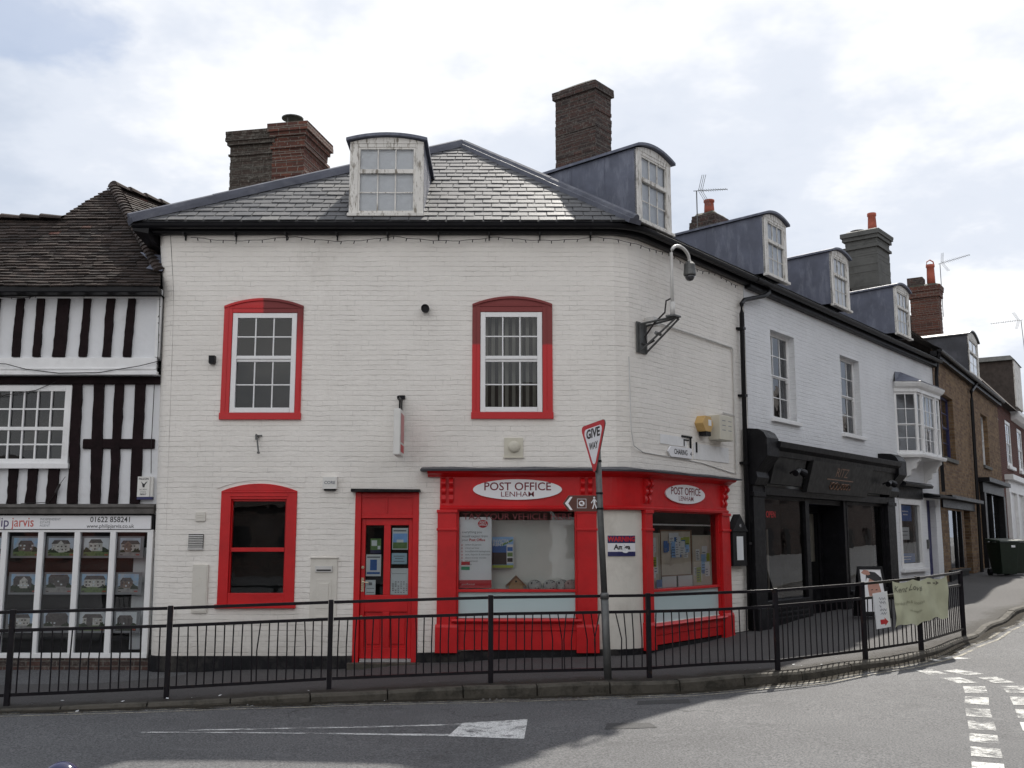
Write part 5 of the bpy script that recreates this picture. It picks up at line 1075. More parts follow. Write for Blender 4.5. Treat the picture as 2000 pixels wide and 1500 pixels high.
mb = MB(); mb.box(FF, -.115, .165, 0, .02, 3.18, 3.47); mb.box(FF, -.13, .18, .0, .035, 3.165, 3.18); mb.lathe((.03, .02, 3.335), [(.085, 0), (.085, .03), (.06, .05), (.03, .06)], 20, axis='o', fr=FF)
small("flue_vent", mb, m_cream, "round boiler flue on a square plate above the shop cornice", "vent", bevel=.003)
mb = MB(); mb.box(FF, -2.79, -2.58, 0, .07, 2.71, 2.885); mb.box(FF, -2.77, -2.60, .0, .06, 2.685, 2.71, 1); mb.text(FF, -2.685, 2.80, .072, .062, "CORE", 2, bold=.002)
small("alarm_box", mb, [m_plasticw, m_black, m_inkgrey], "white alarm box lettered in grey to the upper left of the red door", "alarm box")
mb = MB(); mb.box(FF, -4.65, -4.51, 0, .025, 2.24, 2.37); mb.box(FF, -4.63, -4.53, .025, .03, 2.29, 2.30); mb.box(FF, -4.63, -4.53, .025, .03, 2.32, 2.33); small("vent_cover", mb, m_render, "small square painted vent cover above the slatted grille", "vent", bevel=.003)
mb = MB(); mb.box(FF, -4.745, -4.525, .0, .012, 1.84, 2.05, 1)
for k in range(8): z = 1.85 + k * .025; mb.hexa([FF.p(-4.74, .03, z - .006), FF.p(-4.53, .03, z - .006), FF.p(-4.53, .01, z), FF.p(-4.74, .01, z)], [FF.p(-4.74, .03, z + .004), FF.p(-4.53, .03, z + .004), FF.p(-4.53, .01, z + .012), FF.p(-4.74, .01, z + .012)], 0)
mb.box(FF, -4.75, -4.52, 0, .03, 1.825, 1.842); small("air_grille", mb, [m_conduit, m_void], "slatted air grille on the wall left of the lower red window", "vent")
mb = MB(); mb.box(FF, -4.655, -4.43, 0, .03, .92, 1.61); mb.box(FF, -4.635, -4.45, .03, .035, .94, 1.59); mb.lathe((-4.54, .035, 1.42), [(.008, 0), (.008, .01)], 8, axis='o', fr=FF); mb.lathe((-4.55, .035, 1.05), [(.008, 0), (.008, .01)], 8, axis='o', fr=FF); small("meter_cover", mb, m_render, "tall painted meter cover on the wall below the slatted grille", "cover", bevel=.004)
sm = thing("stamp_machine", FF.p(-2.74, 0, .8), "old painted over stamp machine with slot set in the wall beside the red door", "machine")
mb = MB(); mb.box(FF, -2.94, -2.55, -.02, .015, .82, 1.70); mb.box(FF, -2.95, -2.54, .0, .03, 1.70, 1.715); mb.box(FF, -2.85, -2.63, .015, .02, .98, 1.40); mb.box(FF, -2.81, -2.67, .02, .028, 1.06, 1.34); mb.box(FF, -2.84, -2.72, .015, .03, .85, .87); mb.build("casing", m_render, sm, bevel=.003)
mb = MB(); mb.box(FF, -2.87, -2.62, .015, .035, 1.505, 1.59); mb.build("slot_plate", m_conduit, sm, bevel=.003); mb = MB(); mb.box(FF, -2.85, -2.64, .035, .037, 1.52, 1.54); mb.build("slot", m_black, sm)
ps = thing("hanging_sign", FF.p(-1.64, .3, 3.1), "narrow white projecting sign seen edge on, hung from a black bracket above the door", "sign")
mb = MB(); mb.box(FF, -1.70, -1.60, .08, .58, 3.17, 3.84); mb.build("sign_box", m_plasticw, ps, bevel=.015)
m_pink = M("faded_pink_print", (.55, .22, .22), .5, .1, 4, 0)
SFr = Fr(-1.5975, 15.2, math.pi / 2)
mb = MB(); mb.quad(SFr, -.54, -.12, 3.36, 3.78, .001); mb.quad(SFr, -.54, -.12, 3.22, 3.33, .001, 1); mb.build("printed_face", [m_pink, m_redink], ps)
mb = MB(); mb.box(FF, -1.66, -1.64, .0, .03, 3.5, 4.08); mb.box(FF, -1.665, -1.635, .03, .50, 3.99, 4.03); mb.box(FF, -1.66, -1.64, .08, .30, 3.84, 3.99); mb.box(FF, -1.70, -1.60, .0, .05, 4.05, 4.10); mb.build("bracket", m_black, ps)
mb = MB(); n_ = []
for x in frange(-4.9, UT + 3.6, .10):
    sag = .065 * math.sin(math.pi * (((x + 4.9) / 1.55) % 1)); n_.append(PF.p(x, .10 + .02 * math.sin(x * 3), 6.535 - sag + .006 * math.sin(x * 17)))
mb.tube(n_, .007, 4); small_l = mb.build("cable", m_cable)
sl = thing("string_lights", (-1.5, 15.1, 6.4), "thin dark string of fairy lights drooping under the post office gutter", "string lights"); OFF["cable"] = Vector(); bpy.data.objects.remove(small_l)
mb = MB(); mb.tube(n_, .0045, 4); mb.build("cable", m_cable, sl)
mb = MB()
for i, p in enumerate(n_):
    if i % 2: mb.tube([p, p + Vector((rnd.uniform(-.015, .015), 0, -.045))], .007, 4)
o_ = mb.build("bulbs", m_cable, sl); o_["kind"] = "stuff"
for x in (-4.4, -2.6, -1.2, .4): pass
# flank: camera on its wall bracket
cc = thing("security_camera", RR.p(.45, .0, 4.8), "dome security camera hanging from a swan neck pole on a grey wall bracket", "camera")
mb = MB()
W_ = .09; PT, PO_ = .58, .45
for s_ in (-W_, W_):
    b = .38 + s_
    mb.tube([RR.p(b, .04, 4.80), RR.p(b, .04, 5.26)], .016, 4); mb.tube([RR.p(b, .04, 4.82), RR.p(PT + .06 + s_ * .5, PO_ + .05, 5.33)], .016, 4); mb.tube([RR.p(b, .04, 5.24), RR.p(PT + .06 + s_ * .5, PO_ + .05, 5.35)], .018, 4)
mb.box(RR, .24, .52, .0, .02, 4.80, 5.28); mb.tube([RR.p(.29, .04, 4.95), RR.p(.47, .04, 4.95)], .012, 4); mb.tube([RR.p(.38, .26, 5.09), RR.p(.53, .26, 5.09)], .03, 4); mb.box(RR, PT - .08, PT + .12, PO_ - .08, PO_ + .08, 5.345, 5.37); mb.build("wall_bracket", m_steel, cc)
mb = MB(); mb.tube([RR.p(PT, PO_, 5.36), RR.p(PT, PO_, 5.58)], .038, 10); mb.tube([RR.p(PT, PO_, z) for z in (5.5, 6.0, 6.36)] + [RR.p(PT + .28 - .28 * math.cos(a), PO_ + .01, 6.36 + .16 * math.sin(a)) for a in [math.pi * k / 10 for k in range(1, 11)]] + [RR.p(PT + .56, PO_ + .01, 6.30)], .026, 10); mb.build("pole", m_conduit, cc, smooth=True)
mb = MB(); p = RR.p(PT + .56, PO_ + .01, 6.11); mb.lathe(p, [(.095, .0), (.10, .02), (.09, .10), (.09, .18), (.055, .22), (.03, .23)], 16); mb.build("housing", m_steel, cc)
mb = MB(); mb.lathe(p, [(.01, -.09), (.045, -.078), (.07, -.045), (.085, 0)], 16); mb.build("lens_dome", M("smoked_dome", (.03, .03, .035), .08, .1, 4, 0, spec=.8), cc, smooth=True)
mb = MB(); mb.tube([RR.p(PT, PO_ - .02, 5.64), RR.p(PT - .05, PO_ - .08, 5.60), RR.p(PT - .06, PO_ - .1, 5.42), RR.p(.45, .2, 5.26), RR.p(.37, .08, 5.05), RR.p(.40, .10, 4.92), RR.p(.45, .2, 4.99)], .014, 6); mb.build("cable", m_cable, cc, smooth=True)
mb = MB(); mb.box(RR, .50, .70, .0, .16, 5.26, 5.38); mb.build("junction_box", m_conduit, cc)
mb = MB(); mb.tube([RR.p(.55, .03, 5.36), RR.p(3.40, .03, 5.33), RR.p(3.46, .03, 5.28), RR.p(3.45, .03, 3.1)], .016, 6); mb.tube([RR.p(3.45, .03, 4.12), RR.p(3.0, .03, 4.13)], .010, 5); small("conduit", mb, m_conduit, "painted cable conduit running across and down the flank wall from the camera", "conduit")
mb = MB(); mb.tube([RR.p(.02, .0, 4.7), RR.p(.03, .012, 3.6), RR.p(.1, .012, 3.36), RR.p(.35, .012, 3.28), RR.p(2.2, .012, 3.22), RR.p(3.4, .012, 3.10)], .009, 5); small("wall_cable", mb, m_conduit, "thin painted cable along the flank wall just above the shop cornice", "cable")
ya = thing("alarm_siren", RR.p(2.2, .1, 3.7), "amber hexagonal alarm siren beside the white slotted box", "alarm")
mb = MB(); hx = [(2.2 + .19 * math.cos(a), 3.86 + .15 * math.sin(a)) for a in [math.pi * k / 3 for k in range(6)]]; mb.prism(RR, hx, 0, .16); mb.build("casing", m_yel, ya, bevel=.01)
mb = MB(); mb.box(RR, 2.20, 2.30, .16, .165, 3.83, 3.93); mb.build("label_plate", m_paper, ya); mb = MB(); mb.box(RR, 2.13, 2.30, .02, .15, 3.66, 3.73); mb.build("lamp", m_black, ya)
wb = thing("bell_box", RR.p(2.75, .1, 3.6), "cream slotted alarm bell box on the flank wall beside the amber siren", "alarm box")
mb = MB(); mb.box(RR, 2.50, 2.98, 0, .22, 3.62, 4.04); mb.build("casing", m_cream, wb, bevel=.012); mb = MB()
for z in (3.78, 3.86, 3.94):
    for u in (2.58, 2.80): mb.box(RR, u, u + .12, .2205, .222, z, z + .012)
mb.build("slots", m_inkgrey, wb)
m_ghost = M("paler_paint_patch", (.76, .76, .76), .55, .06, 6, .2, 30, dirt=(.55, .54, .52), dl=(.55, .8))
mb = MB(); mb.box(RR, .88, 1.72, 0, .012, 3.45, 3.60); small("old_sign_board", mb, m_ghost, "blank white painted sign board above the small finger post sign", "sign board")
mb = MB(); mb.box(RR, 1.95, 3.2, 0, .012, 3.27, 3.53); small("old_sign_board", mb, m_ghost, "larger blank white painted board under the cream bell box", "sign board")
mb = MB(); mb.box(RR, 1.55, 1.88, .012, .03, 3.60, 3.63); mb.box(RR, 1.82, 1.85, .012, .03, 3.42, 3.60); mb.box(RR, 1.62, 1.64, .013, .02, 3.46, 3.56); mb.box(RR, 1.62, 1.78, .013, .02, 3.55, 3.57); mb.box(RR, 2.02, 2.05, .012, .03, 3.38, 3.55); small("letter_remnant", mb, m_black, "broken black remains of old lettering between the blank sign boards", "lettering")
ch = thing("direction_sign", RR.p(1.45, .02, 3.25), "small white pointed CHARING direction plate on the flank wall", "sign")
mb = MB(); mb.prism(RR, [(1.16, 3.26), (1.84, 3.26), (1.84, 3.43), (1.16, 3.43), (1.07, 3.345)], .012, .04); mb.build("plate", m_signw, ch, bevel=.004)
mb = MB(); mb.text(RR, 1.47, 3.345, .042, .115, "CHARING", 0, bold=.002, sxx=.85); mb.text(RR, 1.80, 3.335, .042, .10, "4", 0, bold=.002); mb.build("lettering", m_ink, ch)
mb = MB(); ol = [(1.12, 3.345), (1.17, 3.28), (1.83, 3.28), (1.83, 3.41), (1.17, 3.41)]
ws = thing("warning_sign", PF.p(1.6, .02, 1.7), "small WARNING sign with torn middle on the cream panel", "sign")
mb = MB(); mb.box(PF, 1.40, 1.83, .014, .024, 1.73, 2.03); mb.build("plate", m_signw, ws)
mb = MB(); mb.box(PF, 1.40, 1.83, .024, .0255, 1.92, 2.03, 0); mb.box(PF, 1.40, 1.83, .024, .0255, 1.73, 1.795, 0)
mb.text(PF, 1.615, 1.975, .027, .095, "WARNING", 1, bold=.004, sxx=.92); mb.text(PF, 1.615, 1.86, .026, .10, "Amiga", 2, bold=.003); mb.build("lettering", [m_navy, m_redink, m_ink], ws)
mb = MB(); mb.disc(PF, 1.66, 1.81, .0275, .055, .035, 0, 9); mb.disc(PF, 1.63, 1.87, .0275, .02, .045, 0, 7); mb.build("torn_patch", m_paper, ws)
nb = thing("notice_case", RR.p(3.32, .1, 1.5), "black gabled notice case on the white wall beside the barber shopfront", "notice case")
mb = MB(); mb.box(RR, 3.06, 3.58, 0, .11, 1.52, 2.10); mb.prism(RR, [(3.02, 2.10), (3.62, 2.10), (3.32, 2.40)], 0, .13); mb.build("case", m_black, nb, bevel=.006); mb = MB(); mb.box(RR, 3.20, 3.44, .11, .114, 1.62, 2.02); mb.build("notice", m_paper, nb); mb = MB(); mb.text(RR, 3.32, 2.20, .132, .08, "41", 0); mb.build("lettering", m_signw, nb)

# ------------------------------------------------------------------ in the post office windows
rb = poster("roller_banner", [m_paper, m_redink, m_greeng, m_inkgrey], [(-.775, -.30, 1.27, 2.30, 0), (-.775, -.30, 1.27, 1.385, 1), (-.745, -.62, 1.60, 1.65, 1), (-.745, -.62, 1.53, 1.58, 2)],
    "tall white and red roller banner at the left side of the shop window", "banner", texts=[(-.74, 2.08, .05, "everything you", 3, dict(align='LEFT')), (-.74, 2.02, .05, "would expect from", 3, dict(align='LEFT')), (-.74, 1.965, .05, "your", 3, dict(align='LEFT')), (-.63, 1.965, .052, "Post Office", 1, dict(align='LEFT', bold=.001)), (-.735, 1.325, .03, "postoffice.co.uk", 0, dict(align='LEFT'))] +
    [(-.69, 1.895 - k * .047, .036, s_, 3, dict(align='LEFT')) for k, s_ in enumerate(("letters & parcels", "travel services", "broadband & homephone", "save, deposit & withdraw", "about money transfer", "bill payments", "car tax"))] + [(-.735, 1.895 - k * .047, .05, "o", 1) for k in range(7)], fr=FF, o=-.06)
mb = MB(); mb.disc(FF, -.43, 2.20, -.056, .075, .058, 0, 24); mb.text(FF, -.43, 2.22, -.0545, .04, "POST", 1, bold=.001); mb.text(FF, -.43, 2.185, -.0545, .04, "OFFICE", 1, bold=.001); o_ = mb.build("logo", [m_redink, m_paper]); o_.parent = rb; o_.location = o_.location - rb.location
poster("poster", [m_skyb, m_blue, m_ink, m_green, m_lime, m_paper], [(-.295, .02, 1.555, 2.01, 0), (-.295, .02, 1.70, 1.88, 1), (-.295, -.08, 1.60, 1.78, 2), (-.08, .02, 1.62, 1.90, 5), (-.07, .01, 1.64, 1.70, 2), (-.07, .01, 1.72, 1.78, 3), (-.07, .01, 1.80, 1.86, 1), (-.295, .02, 1.555, 1.595, 4), ([(-.16, 1.87), (.01, 1.95), (.01, 1.98), (-.16, 1.90)], 3)],
    "blue and green event poster beside the roller banner in the shop window", texts=[(-.285, 1.945, .062, "INVICTA", 5, dict(align='LEFT', bold=.002)), (-.285, 1.895, .062, "KENT", 5, dict(align='LEFT', bold=.002))], fr=FF, o=-.30)
bh = thing("birdhouse", FF.p(.06, -.25, 1.215), "small pale wooden birdhouse standing in the shop window", "birdhouse")
mb = MB(); mb.prism(FF, [(-.05, 1.216), (.17, 1.216), (.17, 1.33), (.06, 1.44), (-.05, 1.33)], -.36, -.20); mb.build("box", m_birch, bh)
mb = MB(); mb.prism(FF, [(.06, 1.445), (-.10, 1.29), (-.085, 1.275), (.06, 1.425)][::1], -.38, -.17); mb.prism(FF, [(.06, 1.425), (.205, 1.275), (.22, 1.29), (.06, 1.445)], -.38, -.17); mb.build("roof", m_birchd, bh)
mb = MB(); mb.disc(FF, .06, 1.36, -.199, .016, .016, 0, 12); mb.build("hole", m_void, bh)
for i, (x, mt, lab) in enumerate(((.335, m_cush, "grey printed pebble cushion nearest the birdhouse"), (.56, m_cush, "grey printed pebble cushion, second from the birdhouse"), (.745, m_cush, "grey printed pebble cushion, third from the birdhouse and partly hidden"), (.875, m_cushr, "pink printed pebble cushion at the right end of the shop window"))):
    mb = MB(); c = FF.p(x, -.24 if i != 2 else -.32, 1.30); n = 12
    rings = []
    for j in range(9):
        a = -math.pi / 2 + math.pi * j / 8; rings.append([c + Vector((.105 * math.cos(a) * math.cos(b), .055 * math.cos(a) * math.sin(b), .085 * math.sin(a))) for b in [2 * math.pi * k / n for k in range(n)]])
    for A, B in zip(rings, rings[1:]):
        for k in range(n): mb.face([A[k], A[(k + 1) % n], B[(k + 1) % n], B[k]])
    small("cushion", mb, mt, lab, "cushion", "pebble cushions in the shop window", smooth=True)
# door notices
D = FF; oo = -.076
poster("poster", [m_green, m_paper, m_navy], [(-2.085, -1.93, 1.77, 1.985, 0), (-2.085, -1.93, 1.77, 1.82, 2), (-2.07, -1.99, 1.88, 1.96, 1), (-1.98, -1.94, 1.83, 1.88, 1)], "small green and purple poster at the top of the left door pane", fr=D, o=oo)
poster("notice", [m_paper, m_blue, m_inkgrey], [(-2.145, -1.925, 1.44, 1.755, 0), (-2.085, -1.985, 1.525, 1.68, 1), (-2.13, -1.94, 1.705, 1.725, 2), (-2.13, -1.94, 1.47, 1.50, 1)], "white notice with a blue picture in the left door pane", "notice", fr=D, o=oo)
poster("notice", [m_paper, m_inkgrey], [(-2.15, -2.0, 1.175, 1.385, 0), (-2.10, -2.05, 1.31, 1.35, 1), (-2.13, -2.02, 1.26, 1.27, 1), (-2.13, -2.02, 1.20, 1.21, 1)], "small white notice low in the left door pane", "notice", fr=D, o=oo)
poster("poster", [m_paper, m_green, m_inkgrey, m_skyb], [(-1.765, -1.535, 1.825, 2.14, 0), (-1.755, -1.545, 1.84, 1.93, 1), (-1.755, -1.545, 1.93, 2.06, 3), (-1.70, -1.60, 1.93, 1.97, 0), (-1.75, -1.56, 2.09, 2.11, 2)], "landscape photo poster at the top of the right door pane", fr=D, o=oo)
poster("notice", [M("pale_blue_paper", (.45, .62, .72), .6, .05, 4, 0), m_inkgrey], [(-1.77, -1.545, 1.615, 1.775, 0), (-1.74, -1.58, 1.725, 1.735, 1), (-1.72, -1.6, 1.69, 1.70, 1), (-1.74, -1.58, 1.65, 1.66, 1)], "pale blue notice in the middle of the right door pane", "notice", fr=D, o=oo)
poster("timetable", [m_paper, m_inkgrey, m_redink], [(-1.78, -1.525, 1.175, 1.555, 0), (-1.76, -1.545, 1.475, 1.48, 1)] + [(-1.755 + .04 * i, -1.732 + .04 * i, 1.20 + .03 * j, 1.215 + .03 * j, 1) for i in range(6) for j in range(6) if (i + j * 2) % 5], "white timetable sheet at the bottom of the right door pane", "timetable", fr=D, o=oo)
# notice boards in the angled window
r2 = random.Random(5)
for k, (a, b, za, zb_, cols, lab) in enumerate(((.52, 1.00, 1.24, 2.05, 9, "beige notice board at the left of the angled window, papers low down"), (1.06, 2.02, 1.42, 2.10, 26, "framed beige notice board crowded with papers in the middle of the angled window"), (2.08, 2.68, 1.24, 2.02, 13, "beige notice board with blue leaflets at the right of the angled window"))):
    t = thing("notice_board", RR.p((a + b) / 2, -.13, za), lab, "notice board", "notice boards in the angled shop window")
    mb = MB(); mb.box(RR, a, b, -.15, -.13, za, zb_); mb.build("board", m_card, t)
    mb = MB()
    for e in ((a - .02, a, za, zb_), (b, b + .02, za, zb_), (a - .02, b + .02, zb_, zb_ + .02), (a - .02, b + .02, za - .02, za)): mb.box(RR, e[0], e[1], -.155, -.115, e[2], e[3])
    mb.build("frame", m_birchd if k == 1 else m_cream, t)
    for i in range(cols):
        w_, h_ = r2.uniform(.10, .19), r2.uniform(.12, .26); x = r2.uniform(a + .02, b - w_ - .02); z = r2.uniform(za + (.26 if k == 1 else .03), zb_ - h_ - .02)
        mm = r2.choice((m_paper, m_paper, m_paper, m_signw, m_skyb, m_lime, m_paper, m_blue)); mb = MB(); o = -.1295 + .0006 * i
        c, s_ = math.cos(r2.uniform(-.05, .05)), 0; mb.box(RR, x, x + w_, o, o + .0004, z, z + h_)
        for q in range(r2.randint(2, 5)): zz_ = z + h_ * (q + .7) / 6; mb.quad(RR, x + .02, x + w_ * r2.uniform(.55, .9), zz_, zz_ + .012, o + .0006, 1)
        mb.build("pinned_notice", [mm, r2.choice((m_inkgrey, m_navy, m_ink, m_inkgrey))], t)
poster("poster", [m_paper, m_blue], [(1.06, 1.50, 1.20, 1.40, 0)], "plain white sheet under the middle notice board, left one", "paper", fr=RR, o=-.11)
poster("poster", [m_paper, m_blue], [(1.56, 2.02, 1.20, 1.40, 0)], "plain white sheet under the middle notice board, right one", "paper", fr=RR, o=-.11)
poster("leaflet", [m_blue, m_paper], [(.86, 1.02, 1.20, 1.36, 0), (.88, 1.0, 1.20, 1.245, 1)], "bright blue leaflet standing low beside the middle notice board", "leaflet", fr=RR, o=-.09)

# ------------------------------------------------------------------ estate agent sign, cards and alarm
es = thing("shop_sign", ER.p(-6.6, .04, 2.12), "long white estate agent fascia sign with phone number, below the timber beam", "sign")
mb = MB(); mb.box(ER, -10.4, -5.37, .0, .035, 2.125, 2.325); mb.build("board", m_signw, es, bevel=.003)
m_purple = M("purple_ink", (.05, .03, .12), .5, .1, 4, 0); m_coral = M("coral_ink", (.52, .09, .07), .5, .1, 4, 0)
mb = MB(); mb.text(ER, -7.475, 2.222, .037, .20, "philip", 0, align='RIGHT', bold=.001, sxx=.9); mb.text(ER, -7.44, 2.222, .037, .20, "jarvis", 1, align='LEFT', bold=.001, sxx=.8)
for k, s_ in enumerate(("INDEPENDENT", "ESTATE", "AGENT")): mb.text(ER, -7.02, 2.268 - k * .046, .037, .046, s_, 2, align='LEFT')
mb.text(ER, -5.97, 2.262, .037, .115, "01622 858241", 3, bold=.001, sxx=.92); mb.text(ER, -5.97, 2.168, .037, .078, "www.philipjarvis.co.uk", 3); mb.build("lettering", [m_purple, m_coral, m_inkgrey, m_ink], es)
r3 = random.Random(11); ordn = ("leftmost", "second", "third", "fourth", "rightmost")
for ri, (za, zb_, rn) in enumerate(((1.70, 2.02, "top"), (1.165, 1.49, "middle"), (.61, .935, "bottom"))):
    for ci, (a, b) in enumerate(((-8.0, -7.56), (-7.48, -7.01), (-6.96, -6.49), (-6.43, -5.97), (-5.89, -5.50))):
        t = thing("property_card", ER.p((a + b) / 2, -.10, za), f"{ordn[ci]} framed house photo in the {rn} row of the estate agent window", "property card", "house photo cards in the estate agent window")
        mb = MB(); mb.box(ER, a, b, -.10, -.085, za, zb_); mb.build("acrylic_frame", m_acry, t)
        x0, x1, y0, y1 = a + .035, b - .05, za + .03, zb_ - .025; h = lerp(y0, y1, r3.uniform(.30, .40)); mb = MB(); q = -.084
        mb.quad(ER, x0, x1, h, y1, q, r3.choice((0, 0, 5, 8))); mb.quad(ER, x0, x1, y0, h, q, r3.choice((1, 4, 4, 6)))
        def blob(xa, xb, zlo, zhi, m, n=9):
            global q
            q += .0005; top = [(lerp(xa, xb, k / n), lerp(zlo, zhi, max(.1, math.sin(math.pi * (k + .5) / (n + 1)) * r3.uniform(.6, 1.05)))) for k in range(n + 1)]
            mb.face([ER.p(x, q, z) for x, z in [(xb, zlo), ] + top[::-1] + [(xa, zlo)]][::-1][::-1], m)
        blob(x0, x1, h - .01, h + r3.uniform(.04, .09), 6, 14)
        u0 = lerp(x0, x1, r3.uniform(.02, .22)); u1 = lerp(x0, x1, r3.uniform(.72, .98)); ht = h + r3.uniform(.07, .10); hm, rm = r3.choice(((2, 3), (9, 3), (10, 3), (2, 10))); q += .0006
        mb.quad(ER, u0, u1, h - .02, ht, q, hm); mb.face([ER.p(u0 - .008, q, ht), ER.p(u1 + .008, q, ht), ER.p(u1 - .03, q, ht + .055), ER.p(u0 + .03, q, ht + .055)], rm)
        g0 = lerp(u0, u1, r3.uniform(.05, .5)); g1 = g0 + r3.uniform(.09, .13); q += .0006
        if r3.random() < .45: mb.face([ER.p(g0, q, h - .03), ER.p(g1, q, h - .03), ER.p(g1, q, ht - .005), ER.p((g0 + g1) / 2, q, ht + .05), ER.p(g0, q, ht - .005)], r3.choice((2, 9, 10)))
        for zz_ in (h + .0, h + .045):
            uu = u0 + .02
            while uu < u1 - .02: mb.quad(ER, uu, uu + r3.uniform(.014, .03), zz_, zz_ + .022, q + .0005, r3.choice((3, 5, 3))); uu += r3.uniform(.045, .07)
        for n_ in range(3): c_ = lerp(x0, x1, r3.choice((.08, .2, .85, .95))); w_ = r3.uniform(.04, .09); blob(max(x0, c_ - w_), min(x1, c_ + w_), h - .035, h + r3.uniform(-.01, .05), 6)
        q += .0006; mb.quad(ER, x1 - .06, x1 - .008, y0 + .008, y0 + .026, q, 7); mb.quad(ER, x0 + .008, x0 + .05, y0 + .008, y0 + .022, q, 3)
        if ri == 0 and ci == 0:
            CARD = [M("photo_sky", (.36, .58, .90), .5, .3, 5, 0, dirt=(.62, .66, .72), dl=(.45, .6), dscale=7), M("photo_lawn", (.17, .24, .09), .6, .4, 25, 0), M("photo_render_house", (.66, .64, .60), .6, .35, 22, 0), M("photo_roof", (.13, .11, .105), .6, .5, 25, 0), M("photo_drive", (.36, .35, .34), .6, .3, 18, 0), M("photo_cloud", (.80, .84, .88), .5, .15, 6, 0), M("photo_foliage", (.035, .05, .022), .6, .7, 30, 0), m_coral, M("photo_grey_sky", (.58, .66, .76), .5, .2, 5, 0), M("photo_brick_house", (.26, .19, .155), .6, .4, 25, 0), M("photo_dark_house", (.13, .115, .11), .6, .4, 22, 0)]
        mb.build("photo", CARD, t)
fa = thing("alarm_box", ER.p(-5.48, .05, 2.58), "white alarm box with a black bird emblem on the timber framed wall", "alarm box")
mb = MB(); mb.box(ER, -5.58, -5.40, .02, .09, 2.60, 2.90, 0); mb.box(ER, -5.58, -5.36, .0, .088, 2.56, 2.60, 1); mb.box(ER, -5.40, -5.36, .02, .06, 2.60, 2.90, 0); mb.build("casing", [m_plasticw, m_navy], fa)
mb = MB(); mb.text(ER, -5.49, 2.865, .092, .042, "FALCON", 0, bold=.001, sxx=.9); mb.text(ER, -5.49, 2.705, .092, .026, "SECURITY", 0); mb.text(ER, -5.49, 2.67, .092, .022, "SYSTEMS", 0); mb.text(ER, -5.49, 2.635, .092, .032, "787017", 0, bold=.001)
mb.face([ER.p(u, .092, z) for u, z in ((-5.50, 2.74), (-5.475, 2.74), (-5.465, 2.78), (-5.43, 2.83), (-5.46, 2.815), (-5.48, 2.79), (-5.50, 2.80), (-5.53, 2.83), (-5.51, 2.785))]); mb.build("emblem", m_ink, fa)
el = thing("string_lights", (-6.6, 15.3, 4.3), "dark fairy light cable draped across the timber framed front", "string lights")
mb = MB(); pts = []
for x, z in ((-8.2, 5.63), (-7.4, 5.60), (-7.05, 5.66), (-6.3, 5.63), (-5.7, 5.68), (-5.35, 5.72), (-5.34, 5.2), (-5.33, 4.6), (-5.31, 4.52)): pts.append(UF.p(x, .075, z))
mb.tube(pts, .006, 4); mb.tube([UF.p(x, .09, z) for x, z in ((-8.4, 4.62), (-7.6, 4.58), (-7.3, 4.50), (-6.8, 4.44), (-6.2, 4.45), (-5.6, 4.55), (-5.32, 4.62))], .006, 4)
mb.tube([ER.p(x, .085, z) for x, z in ((-8.4, 4.1), (-7.7, 4.12), (-7.2, 4.2), (-6.9, 4.33))], .006, 4); mb.tube([ER.p(x, .05, z) for x, z in ((-5.42, 4.3), (-5.42, 3.4), (-5.40, 2.95))], .006, 4); mb.build("cable", m_cable, el)
mb = MB()
for p in [a.lerp(b, k / 4) for a, b in zip(pts, pts[1:]) for k in range(4)]: mb.tube([p, p + Vector((rnd.uniform(-.02, .02), -.01, rnd.uniform(-.04, .02)))], .006, 4)
o_ = mb.build("bulbs", m_cable, el); o_["kind"] = "stuff"
mb = MB(); mb.tube([ER.p(-6.68, .05, 2.9), ER.p(-6.75, .07, 2.78)], .004, 4); mb.tube([ER.p(-6.745, .07, 2.79), ER.p(-6.80, .07, 2.66)], .018, 6); mb.tube([ER.p(-6.80, .07, 2.66), ER.p(-6.9, .05, 2.52), ER.p(-7.3, .08, 2.50)], .005, 4); small("cable_connector", mb, m_cable, "black inline cable connector dangling below the upstairs window", "cable")

